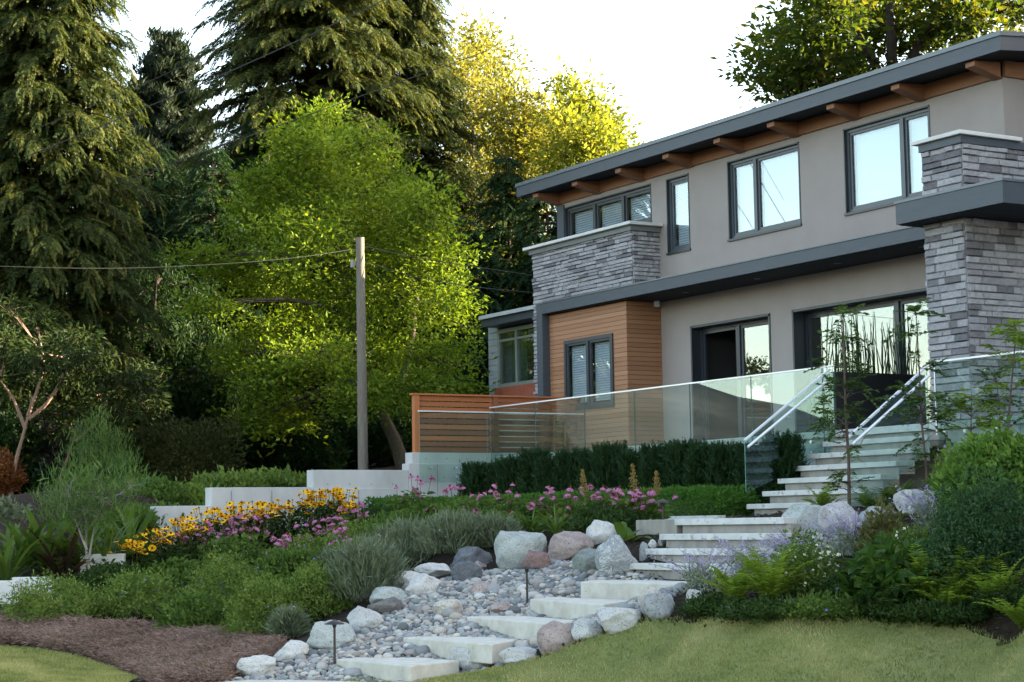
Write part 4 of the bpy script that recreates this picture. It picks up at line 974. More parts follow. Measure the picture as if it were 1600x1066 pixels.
GY_, GP_ = 'yellow coneflower plants of the flower bed', 'pink coneflower plants of the flower bed'
yl = [(212, 905, 850, 50, 14, 'yellow coneflower plant at the low left end of the yellow drift'), (250, 898, 832, 55, 16, 'second yellow coneflower plant from the low left end of the drift'), (290, 890, 815, 60, 18, 'yellow coneflower plant left of the concrete wall end'), (330, 880, 800, 60, 18, 'yellow coneflower plant before the lowest wall tier'),
      (372, 872, 792, 60, 18, 'yellow coneflower plant just right of the lowest wall tier'), (412, 866, 790, 60, 18, 'yellow coneflower plant in the middle of the drift'), (452, 860, 786, 60, 18, 'yellow coneflower plant right of the drift middle'), (490, 852, 772, 55, 20, 'yellow coneflower plant with the densest golden heads'),
      (525, 846, 768, 50, 20, 'tallest yellow coneflower plant before the upper wall tier'), (540, 850, 790, 40, 10, 'last yellow coneflower plant at the right end of the drift'), (395, 868, 815, 60, 10, 'shorter yellow coneflower plant in front of the drift middle')]
for (x, b_, t, w, n, lab) in yl: flower_plant('coneflower_plant', 'flower', lab, GY_, x, b_, t - 5, w, int(n * 2.6), hy, DARKL, 420, .3, .34)
pl = [(300, 890, 838, 50, 8, 'pink coneflower plant under the left yellow flowers'), (345, 892, 825, 60, 12, 'pink coneflower plant in front of the yellow drift'), (385, 885, 818, 55, 12, 'pink coneflower plant mixed into the yellow drift'), (440, 915, 850, 50, 9, 'low pink coneflower plant with drooping heads in the left bed'),
      (505, 880, 822, 60, 16, 'dense pink coneflower plant below the golden heads'), (540, 888, 838, 40, 7, 'pink coneflower plant lower right of the dense one'), (560, 850, 800, 50, 7, 'pink coneflower plant right of the last yellow ones'), (536, 915, 865, 24, 5, 'three stemmed pink coneflower in the middle of the left bed')]
for (x, b_, t, w, n, lab) in pl: flower_plant('coneflower_plant', 'flower', lab, GP_, x, b_, t - 14, w * 1.15, int(n * 2.0), hp, MIDL, 200, .3, .5)
# those standing higher, before the concrete wall and along the landing (ground points known)
for (x, t, dpt, gy_, w, n, lab) in [(625, 760, 31, 838, 34, 5, 'slender pink coneflower with few heads before the concrete wall'), (652, 748, 30.5, 838, 36, 7, 'tallest pink coneflower standing against the concrete wall'), (665, 775, 30, 840, 30, 5, 'short pink coneflower at the wall beside the tallest one'), (715, 765, 29.5, 838, 55, 8, 'pink coneflower left of the clipped hedge end'), (752, 762, 29, 838, 60, 11, 'pink coneflower before the clipped hedge left end'),
                                  (795, 762, 28.5, 838, 50, 8, 'pink coneflower with pale tall heads before the yew hedge'), (862, 768, 27.5, 842, 60, 16, 'full pink coneflower clump behind the pink grey boulder'), (905, 762, 27, 842, 55, 10, 'pink coneflower with tall pale heads left of the dense clump'),
                                  (965, 768, 26.4, 846, 70, 22, 'densest pink coneflower clump above the veined boulder'), (1005, 772, 26.2, 846, 60, 20, 'pink coneflower clump right beside the top path light'), (935, 775, 26.6, 846, 45, 8, 'pink coneflower above the highest boulder')]:
    f = at(x, gy_, dpt); f[2] = hgt(f[0], f[1]); gyy = proj(f)[0, 1]
    flower_plant('coneflower_plant', 'flower', lab, GP_, x, gyy, t - 8, w * 1.1, int(n * 1.35), hp, MIDL, 330, .32, .72, f=f)
# dry brown seed spikes
SEED = leafm('seed_spike', [(0, (.16, .12, .04)), (1, (.30, .23, .09))], .2)
for (x, t, lab) in [(918, 735, 'brown dock spike left of the tall ones'), (995, 727, 'tallest brown dock seed spike above the coneflowers'), (1030, 738, 'brown dock seed spike leaning right by the path light')]:
    f = at(x, 840, 26.6); f[2] = hgt(f[0], f[1]); b = MB(); h = (proj(f)[0, 1] - t) / FPX * 26.6; tp = f + np.array([rng.normal(0, .06), rng.normal(0, .06), h]); b.tube([f, (f + tp) / 2, tp], [.006, .005, .003], 4)
    n = 260; q = rng.random(n); P = f + (tp - f) * (.6 + .4 * q[:, None]) + rng.normal(0, .03, (n, 3)) * (1.15 - q[:, None]); b.inst(LEAF[0], LEAF[1], frames(rng.normal(0, 1, (n, 3)) + [0, 0, 1.2], .035), P, 0)
    tag(b.build('dock_plant', SEED, None, False, origin=f), lab, 'plant', 'brown dock spikes')
# low hedge of clipped box, yew row
bx = [(0, 0)]
def hedge(name, label, x0, x1, y0, y1, z0, z1, mat, n, lsize, rnd=.15, cat='hedge'):
    b = MB(); c = np.array([(x0 + x1) / 2, (y0 + y1) / 2, z0]); P = []; D = []
    S = np.array([(x1 - x0) / 2, (y1 - y0) / 2, z1 - z0])
    q = rng.uniform(-1, 1, (n * 3, 3)); q[:, 2] = (q[:, 2] + 1) / 2; face = np.maximum(np.abs(q[:, :2]).max(1), q[:, 2]); keepm = rng.random(n * 3) < face ** 7
    q = q[keepm][:n]
    # rounded ends and top
    e = np.clip((np.abs(q[:, 0]) * S[0] - (S[0] - .4)) / .4, 0, 1); q[:, 2] *= 1 - .35 * e ** 2; 
    lump = np.array([noise.noise(Vector((v[0] * S[0] * 2.2, v[1] * 2, v[2] * 2 + c[0]))) for v in q])
    P = c + q * S * (1 + lump[:, None] * rnd * np.array([.1, .5, .8])); dr = np.column_stack([q[:, 0] * (np.abs(q[:, 0]) > .9), q[:, 1] * (np.abs(q[:, 1]) > .8), q[:, 2] * 1.2]) + rng.normal(0, .6, (len(q), 3))
    b.inst(LEAF[0], LEAF[1], frames(dr, rng.uniform(.6, 1.3, len(q)) * lsize), P, 0)
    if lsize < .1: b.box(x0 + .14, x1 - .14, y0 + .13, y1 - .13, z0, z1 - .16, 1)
    return tag(b.build(name, [mat, DARKL], None, False, origin=c), label, cat)
hedge('box_hedge', 'long low clipped box hedge of bright green leaves behind the landing path', -31.9, -21.95, 16.8, 17.55, ZL - .05, ZL + .46, BOXL, 30000, .055)
hedge('box_hedge', 'rounded clipped box bush at the left end of the low hedge', -32.0, -31.0, 15.9, 16.78, ZL - .1, ZL + .50, BOXL, 5000, .055)
# yew: upright shrubs in a row
n_y = 15
for i in range(n_y):
    x = -30.95 + i * (9.0 / (n_y - 1)); y = 18.0 + rng.normal(0, .05); f = np.array([x, y, ZL - .05]); H = rng.uniform(1.05, 1.2) + (0.12 if i in (3, 7, 10) else 0); b = MB()
    m = 1500; t = rng.random(m) ** .8; ang = rng.uniform(0, 6.283, m); rr = (.46 * (1 - .45 * t)) * np.sqrt(rng.random(m)) * rng.uniform(.8, 1.1)
    P = f + np.column_stack([rr * np.cos(ang) * 1.05, rr * np.sin(ang) * .85, H * t]); dr = np.column_stack([np.cos(ang) * .5, np.sin(ang) * .5, np.full(m, 1.0)]) + rng.normal(0, .35, (m, 3))
    for k in range(3):
        s = np.arange(m) % 3 == k; t_ = make_frond(16, .17, .05, .05, 60 + k); b.inst(t_[0], t_[1], frames(dr[s], rng.uniform(.7, 1.2, s.sum())), P[s], 0)
    tips = 20
    for _ in range(tips):
        a = rng.uniform(0, 6.283); r0 = rng.uniform(.1, .4); p0 = f + [r0 * math.cos(a), r0 * math.sin(a) * .8, H * .8]; p1 = p0 + [rng.normal(0, .05), rng.normal(0, .05), rng.uniform(.22, .42)]
        b.tube([p0, p1], [.005, .002], 4, 0, None, False); k_ = 26; q = rng.random(k_); b.inst(NARROW[0], NARROW[1], frames(rng.normal(0, 1, (k_, 3)) * [1, 1, .4] + [0, 0, .9], .055), p0 + (p1 - p0) * q[:, None], 0)
    where = 'leftmost by the concrete wall' if i == 0 else ('rightmost by the stair glass' if i == n_y - 1 else 'in the row below the glass railing')
    tag(b.build('yew_shrub', YEWL, None, False, origin=f), 'dark upright yew shrub with feathery shoots ' + where, 'shrub', 'yew shrubs in a row below the deck')

# --- heather carpet: uncountable
hp_px = [(0, 976), (60, 974), (180, 985), (300, 992), (400, 1005), (440, 1012), (420, 1030), (372, 1050), (345, 1075), (255, 1075), (222, 1056), (180, 1038), (125, 1020), (60, 1009), (0, 1004)]
HPL = [tuple(hit(*p)[:2]) for p in hp_px]; HPL[0] = (HPL[0][0] - 3, HPL[0][1] - 1.5); HPL[-1] = (HPL[-1][0] - 3, HPL[-1][1] - 1.5)
hp_ = np.stack([rng.uniform(-32, -14, 900000), rng.uniform(3, 14, 900000)], 1); hp_ = hp_[in_poly(hp_, HPL)]
hp_ = hp_[:50000]; P = np.column_stack([hp_, hgt(hp_[:, 0], hp_[:, 1])]); b = MB()
lum = np.array([noise.noise((x * 1.6, y * 1.6, 1)) for x, y in hp_])
SPR = [make_cluster(12, .045, .036, NARROW, 1.7, 70 + k, droop=-.6) for k in range(3)]
for k in range(3):
    s = np.arange(len(P)) % 3 == k; b.inst(SPR[k][0], SPR[k][1], frames(np.column_stack([rng.normal(0, .3, (s.sum(), 2)), np.ones(s.sum())]), rng.uniform(.9, 2.3, s.sum())), P[s] + np.array([0, 0, 1.0]) * (.06 + .05 * lum[s])[:, None], 0, np.clip(.45 + lum[s] * .4 + rng.normal(0, .2, s.sum()), 0, 1))
tag(b.build('heather', HEATH), kind='stuff')

# --- right bed
def fern(x, y, Lpx, n, lab, mat=LIMEY):
    f = hit(x, y); L = 1.3 * Lpx / FPX * depth_of(f); b = MB()
    for i in range(n):
        a = rng.uniform(0, 6.283); hor = np.array([math.cos(a), math.sin(a), 0]); el = rng.uniform(.75, 1.45); l = L * rng.uniform(.7, 1.15); m = 17; t = (np.arange(m) + .5) / m
        ang = el - .95 * t ** 1.7; st = f + np.cumsum((np.cos(ang)[:, None] * hor + np.sin(ang)[:, None] * np.array([0, 0, 1.0])) * l / m, 0); sd = np.array([-hor[1], hor[0], 0])
        wl = l * .17 * np.sin(np.clip(t * .9 + .1, 0, 1) * math.pi) ** .8 + .008
        for sg in (1, -1):
            dr = sd * sg + (st - np.roll(st, 1, 0)) / (l / m) * .4; dr[0] = sd * sg; b.inst(LEAF[0] * [.6, 1, 1], LEAF[1], frames(dr + rng.normal(0, .1, (m, 3)), wl, .3, True), st, 0, np.full(m, rng.random()))
        b.tube(st, .003, 3, 0, None, False)
    tag(b.build('fern', mat, None, False, origin=f), lab, 'fern', 'ferns of the right flower bed')
for q in [(1150, 948, 62, 26, 'yellow green fern at the mulch edge, leftmost of the right bed'), (1205, 945, 78, 34, 'large yellow green fern left of the white flowered shrub'), (1285, 803, 40, 20, 'small fern growing above the big grey green boulder'), (1368, 972, 62, 22, 'dark fern at the lawn edge below the broad leaved shrub', DARKL),
          (1445, 948, 88, 30, 'tall yellow green fern right of the broad leaved shrub'), (1478, 962, 60, 26, 'yellow green fern in front of the tall one'), (1510, 938, 78, 26, 'yellow green fern before the fine leaved dark shrub'), (1562, 962, 72, 26, 'yellow green fern close to the right picture edge'), (1598, 985, 60, 22, 'yellow green fern cut by the right picture edge'), (1365, 806, 42, 26, 'dark green fern at the foot of the rowan sapling', MIDL), (1405, 800, 44, 26, 'green fern left of the round pale boulder', MIDL)]:
    fern(*q)
px_mound('viburnum', 'shrub', 'dark broad leaved shrub with pointed glossy leaves in the right bed', 1395, 940, 175, 92, leafm('viburnum_leaf', [(0, (.018, .05, .012)), (.6, (.038, .085, .016)), (.9, (.07, .115, .025)), (1, (.16, .10, .04))], .3, rough=.35), .20, 900, upright=-.2, depth=1.0, cl=None, tmpl=(LEAF[0] * [.85, 1, 1], LEAF[1]))
px_mound('white_flowered_shrub', 'shrub', 'loose shrub dotted with small white blossoms beside the large fern', 1262, 930, 115, 100, MIDL, .8, 420, cl=FINE, extra=Dots(WHT, 70, .028, .05, .1), upright=.8)
px_mound('white_flowered_shrub', 'shrub', 'shrub with white blossoms right of the reddish twiggy one', 1425, 880, 100, 55, MIDL, .8, 360, cl=FINE, extra=Dots(WHT, 46, .026, .05, .1), upright=.8)
px_mound('twiggy_shrub', 'shrub', 'brownish green twiggy shrub before the low grey boulder', 1385, 868, 90, 80, leafm('twiggy_leaf', [(0, (.06, .06, .03)), (.5, (.10, .11, .04)), (1, (.17, .15, .07))], .3), .07, 1300, upright=.9)
for (cx, by, w, h, lab) in [(1105, 925, 130, 60, 'silvery sage with violet flower spikes over the second slab'), (1175, 905, 120, 58, 'silvery sage with violet spikes in the pebbles right of the steps'), (1245, 885, 90, 60, 'silvery sage with violet spikes left of the white flowered shrub'), (1330, 872, 90, 62, 'silvery sage with violet spikes below the speckled boulder'), (1455, 835, 90, 65, 'silvery sage with violet spikes before the round pale boulder')]:
    f = hit(cx, by); dp = depth_of(f); W = w / FPX * dp; H = h / FPX * dp; e = empty('russian_sage', f, lab, 'plant', 'silvery sages with violet spikes'); s = MB(); v = MB(); l = MB()
    for i in range(34):
        q0 = f + [rng.normal(0, W * .12), rng.normal(0, W * .12), 0]; q1 = f + np.array([rng.normal(-.05, W * .36), rng.normal(-.05, W * .30), H * rng.uniform(.55, 1.15)]); mid = (q0 + q1) / 2 + [0, 0, H * .15]
        s.tube([q0, mid, q1], [.005, .004, .002], 4, 0, None, False); k = 16; t = rng.random(k); P = mid + (q1 - mid) * t[:, None] + rng.normal(0, .012, (k, 3))
        v.inst(LEAF[0], LEAF[1], frames(rng.normal(0, 1, (k, 3)) + [0, 0, .6], .032), P, 0); t = rng.random(14); P = q0 + (mid - q0) * t[:, None] + rng.normal(0, .03, (14, 3)); l.inst(NARROW[0] * [1.6, 1, 1], NARROW[1], frames(rng.normal(0, 1, (14, 3)) + [0, 0, .5], .075), P, 0)
    s.build('stems', SAGEL, e); v.build('flower_spikes', VIO, e)['kind'] = 'stuff'; l.build('foliage', SAGEL, e)
px_mound('fine_leaved_shrub', 'shrub', 'big feathery dark green shrub filling the right bed', 1545, 905, 150, 160, leafm('tamarisk_leaf', [(0, (.014, .04, .018)), (.6, (.035, .08, .034)), (1, (.07, .12, .05))], .3), .75, 2400, cl=FINE, upright=.8, depth=1.6)
px_mound('leafy_shrub', 'shrub', 'light green leafy shrub under the deck at the right edge', 1565, 800, 170, 130, leafm('mock_orange_leaf', [(0, (.035, .08, .015)), (.5, (.08, .16, .03)), (1, (.17, .27, .06))], .4), 1.0, 1500, cl=LOBE, upright=.6, depth=1.6)
px_mound('leafy_shrub', 'shrub', 'lighter leafy shrub beside the sapling left of the right edge', 1500, 795, 70, 90, GER, .9, 300, cl=LOBE, upright=.8)
for (cx, by, w, h, lab, mt) in [(1110, 958, 90, 22, 'low dark ground cover behind the last grey boulder', DARKL), (1180, 965, 140, 26, 'low dark ground cover under the ferns at the lawn edge', DARKL), (1280, 962, 150, 28, 'creeping bluish green cover below the white flowered shrub', MIDL), (1420, 968, 130, 26, 'creeping dark cover with blue flower below the tall fern', DARKL), (1500, 972, 120, 26, 'creeping dark cover right of the blue flowers', DARKL), (1580, 950, 110, 40, 'dark green cover at the right picture edge', DARKL), (1320, 940, 100, 50, 'dark green undergrowth left of the broad leaved shrub', DARKL), (1480, 925, 110, 60, 'dark green undergrowth behind the tall fern', DARKL)]:
    px_mound('periwinkle', 'plant', lab, cx, by, w, h * .75, mt, .8, 420, cl=FINE, extra=Dots(BLUEP, 4, .025, .03), group='creeping cover of the right bed')
# mulch crumbs on the open soil
mu = MB(); q = np.stack([rng.uniform(-20, -5, 26000), rng.uniform(9, 17, 26000)], 1); q = q[~in_poly(q, LP) & ~in_poly(q, bed) & ~in_poly(q, bed2)]; P = np.column_stack([q, hgt(q[:, 0], q[:, 1]) + .01])
mu.inst(LEAF[0], LEAF[1], frames(sph(len(P)) * [1, 1, .3], rng.uniform(.03, .09, len(P))), P, 0); tag(mu.build('bark_mulch', surf('bark_chips', [(0, (.012, .009, .007)), (.6, (.035, .025, .018)), (1, (.10, .075, .055))], 9, .95, .3, 60, .01, per_face=.8)), kind='stuff')

# --- saplings with feathery leaves
ROWL = leafm('rowan_leaf', [(0, (.022, .05, .014)), (.6, (.05, .095, .024)), (.93, (.10, .15, .04)), (1, (.22, .07, .03))], .35); TWIG = plain('sapling_bark', (.085, .06, .05), .8); TWIGL = plain('stake_wood', (.14, .115, .085), .85)
def pinnate(b, p, d, L, mi=0, sz=1.0):
    d = unit(np.array(d)); t = np.linspace(.2, 1, 6); hor = np.array([0, 0, -1.0]); st = p + d * L * t[:, None] + hor * (L * .35 * t ** 2)[:, None]; sd = unit(np.cross(d, [0, 0, 1.0])); r_ = rng.random()
    for sg in (1, -1): b.inst(LEAF[0], LEAF[1], frames(sd * sg + d * .5 + rng.normal(0, .15, (6, 3)) - [0, 0, .2], L * .34 * sz, .3, True), st, mi, np.full(6, r_))
    b.tube(np.vstack([p[None], st]), .0025, 3, mi, r_, False)
def sapling(lab, pts, r0, leaves, mat=ROWL, L=.28, dens=1.0, twig=TWIG):
    pts = np.array(pts); f = pts[0]; e = empty('rowan_sapling', f, lab, 'sapling', 'slender saplings before the steps and deck')
    b = MB(); tw = MB().tube(pts, np.linspace(r0, r0 * .35, len(pts)), 7)
    cum = np.linspace(0, len(pts) - 1, 60)
    for (t, n, sp) in leaves:
        i = min(int(t * (len(pts) - 1)), len(pts) - 2); fr_ = t * (len(pts) - 1) - i; p = pts[i] + (pts[i + 1] - pts[i]) * fr_
        for _ in range(n):
            a = rng.uniform(0, 6.283); d = np.array([math.cos(a), math.sin(a), rng.uniform(.1, .9)]); q = p + unit(d) * sp * rng.uniform(.2, 1); tw.tube([p, (p + q) / 2 + [0, 0, .02], q], [.006, .004, .002], 4, 0, None, False)
            for _ in range(2): pinnate(b, q, d + rng.normal(0, .6, 3), L * rng.uniform(.7, 1.2))
    tw.build('trunk', twig, e, True); b.build('foliage', mat, e)
D1 = 24.6
sapling('tall rowan sapling with feathery leaves in front of the upper steps', [at(1327, 800, D1), at(1326, 720, D1), at(1321, 640, D1), at(1319, 560, D1), at(1317, 488, D1)], .026, [(.97, 5, .1), (.85, 6, .16), (.7, 7, .25), (.6, 8, .3), (.55, 9, .38), (.48, 8, .42), (.42, 7, .45), (.38, 4, .5), (.30, 3, .2), (.18, 4, .15), (.1, 4, .16)], L=.24)
D2 = 23.8
sapling('rowan sapling with dark leaf whorls in front of the stone pier', [at(1449, 780, D2), at(1447, 730, D2), at(1440, 660, D2), at(1437, 590, D2), at(1431, 485, D2)], .020, [(.98, 6, .10), (.9, 4, .14), (.78, 4, .16), (.62, 9, .32), (.55, 9, .40), (.48, 7, .34), (.38, 4, .2), (.25, 4, .18), (.1, 5, .22)], L=.26)
sapling('red stemmed sapling at the right edge before the stone pier', [at(1576, 765, D2), at(1574, 700, D2), at(1577, 640, D2), at(1583, 570, D2), at(1588, 515, D2)], .020, [(.98, 7, .2), (.9, 7, .25), (.75, 7, .28), (.6, 6, .25), (.45, 4, .2)], L=.26, mat=LIMEY)
sapling('short bright green sapling between the pier and the leafy shrub', [at(1535, 755, D2 + .3), at(1520, 715, D2 + .3), at(1517, 670, D2 + .3), at(1518, 622, D2 + .3)], .015, [(.97, 6, .14), (.8, 7, .22), (.65, 7, .25), (.45, 6, .2)], L=.24, mat=LIMEY)
sapling('thin dark leaved sapling behind the red stemmed one', [at(1570, 765, D2 + 1), at(1563, 700, D2 + 1), at(1562, 640, D2 + 1), at(1556, 590, D2 + 1)], .012, [(.95, 6, .16), (.75, 6, .2), (.5, 6, .24), (.3, 5, .2)], L=.22)

# --- planter with horsetail reeds on the deck
pe = empty('planter', (-22.3, 20.0, ZD), 'long black rectangular planter full of thin horsetail reeds before the glass door', 'planter')
bevel(MB().box(-22.62, -22.14, 19.25, 21.15, ZD, ZD + .93).build('trough', BLACKP, pe), .01)
MB().box(-22.58, -22.18, 19.29, 21.11, ZD + .93, ZD + .94).build('soil', SOIL, pe)
rd = MB()
for i in range(95):
    p = np.array([rng.uniform(-22.56, -22.2), rng.uniform(19.3, 21.1), ZD + .93]); h = rng.uniform(.4, 1.08); q = p + [rng.normal(0, .05), rng.normal(0, .07), h]; rd.tube([p, (p + q) / 2 + rng.normal(0, .015, 3), q], [.009, .008, .004], 5, 0, None, False)
rd.build('reeds', leafm('horsetail', [(0, (.012, .028, .016)), (1, (.03, .055, .03))], .1), pe)['kind'] = 'stuff'
# ------------------------------------------------------------------ trees
BARKD = surf('dark_bark', [(.2, (.022, .017, .014)), (.8, (.07, .055, .045))], 6, .95, .8, 25, .03, aniso=(3, 3, .5), spec=.1)
BARKG = surf('grey_bark', [(.2, (.045, .038, .03)), (.6, (.09, .078, .062)), (.9, (.15, .135, .11))], 5, .95, .8, 20, .03, aniso=(3, 3, .5), spec=.1)
BARKT = surf('tan_bark', [(.2, (.16, .10, .078)), (.6, (.27, .18, .14)), (.9, (.36, .27, .22))], 5, .9, .5, 20, .02, aniso=(3, 3, .4), spec=.1)
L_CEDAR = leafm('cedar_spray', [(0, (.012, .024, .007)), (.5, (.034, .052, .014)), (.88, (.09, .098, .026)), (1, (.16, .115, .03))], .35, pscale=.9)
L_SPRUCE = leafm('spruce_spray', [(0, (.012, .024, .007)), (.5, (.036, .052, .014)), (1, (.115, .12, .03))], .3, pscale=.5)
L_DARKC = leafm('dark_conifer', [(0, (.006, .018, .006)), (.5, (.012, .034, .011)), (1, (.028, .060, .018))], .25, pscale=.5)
L_PINE = leafm('pine_tuft', [(0, (.007, .014, .009)), (.5, (.015, .026, .016)), (1, (.035, .045, .026))], .2)
L_LIME = leafm('lime_leaf', [(0, (.040, .078, .008)), (.4, (.10, .165, .016)), (.75, (.18, .25, .028)), (1, (.29, .33, .05))], .38, (1.5, 1.4, .5), pscale=.5)
L_GOLD = leafm('golden_leaf', [(0, (.085, .11, .02)), (.5, (.17, .18, .04)), (.85, (.25, .23, .06)), (1, (.30, .20, .06))], .45, (1.4, 1.3, .6), pscale=.4)
L_MAPLEY = leafm('maple_leaf_yellowing', [(0, (.08, .12, .015)), (.5, (.15, .19, .03)), (1, (.30, .28, .06))], .5, (1.6, 1.4, .5), pscale=.4)
L_MAPLE = leafm('maple_leaf', [(0, (.016, .034, .008)), (.55, (.034, .058, .013)), (.85, (.07, .075, .016)), (1, (.18, .075, .015))], .5, (2.4, 2.0, .5), pscale=.45)
L_WEEP = leafm('weeping_leaf', [(0, (.007, .020, .007)), (.5, (.016, .040, .013)), (.95, (.04, .07, .022)), (1, (.18, .13, .02))], .3)
L_RHOD = leafm('rhododendron_leaf', [(0, (.010, .022, .007)), (.5, (.024, .042, .014)), (.93, (.045, .065, .022)), (1, (.24, .14, .02))], .3)
L_JUN = leafm('juniper_leaf', [(0, (.035, .075, .02)), (.5, (.07, .13, .035)), (1, (.12, .18, .06))], .3)
L_HEDGE = leafm('far_hedge_leaf', [(0, (.02, .03, .010)), (.5, (.04, .05, .016)), (.9, (.06, .07, .022)), (1, (.10, .045, .02))], .25)

FROND = [make_frond(22, .95, .26, .45, 200 + k, .95) for k in range(4)]
HANG = [make_frond(24, 1.0, .24, .95, 210 + k, .6) for k in range(4)]
TUFT = [make_cluster(20, .24, .30, (NARROW[0] * [2.4, 1, 1], NARROW[1]), .8, 220 + k, droop=-.4) for k in range(3)]
def conifer(name, label, base, top, rad, mat, tmpls, whorls=46, per=7, droop=.35, lift=.15, cull=160, scale=1.0, cat='tree', bare=0.06, bark=BARKD, group=None, shape=.8, sprays=11):
    base = np.array(base, float); H = top - base[2]
    e = empty(name, base, label, cat, group)
    z = np.linspace(0, 1, 14); bend = np.stack([np.sin(z * 2.1) * .12, np.cos(z * 1.7) * .1 - .1, z * 0], 1)
    tp = base + np.stack([z * 0, z * 0, z * H], 1) + bend
    tr = MB(); tr.tube(tp, np.maximum(.018 * H * (1 - z * .94), .02), 9)
    br = MB(); PS, DS, SS = [], [], []
    for k in range(whorls):
        t = bare + (1 - bare) * ((k + rng.random()) / whorls); zz = base[2] + t * H; L0 = rad * max((1 - t), .02) ** shape * (1.0 if t > bare + .08 else .8)
        c = np.array([np.interp(t, z, tp[:, 0]), np.interp(t, z, tp[:, 1]), zz])
        for _ in range(per):
            a = rng.uniform(0, 6.283); L = L0 * rng.uniform(.62, 1.18) + .15; hor = np.array([math.cos(a), math.sin(a), 0]); s = np.linspace(0, 1, 6)
            pts = c + hor * (s * L)[:, None] + np.array([0, 0, 1.0]) * (lift * L * s - droop * L * s ** 2)[:, None]
            q = proj(pts[[0, -1]])
            if (q[:, 0].max() < -cull) or (q[:, 0].min() > 1600 + cull) or (q[:, 1].max() < -cull): continue
            br.tube(pts, np.linspace(.012 * L + .012, .006, 6), 4, 0, None, False)
            n = max(3, int(sprays * min(1.4, .35 + L / 3.0)))
            for j in range(n):
                u = .22 + .78 * (j + rng.random()) / n; p = c + hor * u * L + np.array([0, 0, lift * L * u - droop * L * u * u]); sg = 1 if j % 2 else -1
                side = np.array([-hor[1], hor[0], 0]) * sg; d = hor * (.35 + .65 * u) + side * (1.0 - .7 * u) + np.array([0, 0, lift - 1.6 * droop * u]) + rng.normal(0, .16, 3)
                PS.append(p + np.array([0, 0, rng.normal(0, .05)])); DS.append(d); SS.append(scale * rng.uniform(.7, 1.2) * (.55 + .45 * (1 - u)) * min(1.0, .4 + L / 2.2))
    tr.build('trunk', bark, e, True)
    if br.V: br.build('branches', bark, e)['kind'] = 'stuff'
    PS, DS, SS = np.array(PS), np.array(DS), np.array(SS); m = MB()
    for k, t in enumerate(tmpls):
        s = np.arange(len(PS)) % len(tmpls) == k; m.inst(t[0], t[1], frames(DS[s], SS[s], .45, True), PS[s], 0)
    m.build('crown', mat, e); return e
def gz(px, py, depth):
    p = at(px, py, depth); p[2] = float(hgt(p[0], p[1])) - .1; return p
def ztop(px, py, depth): return at(px, py, depth)[2]

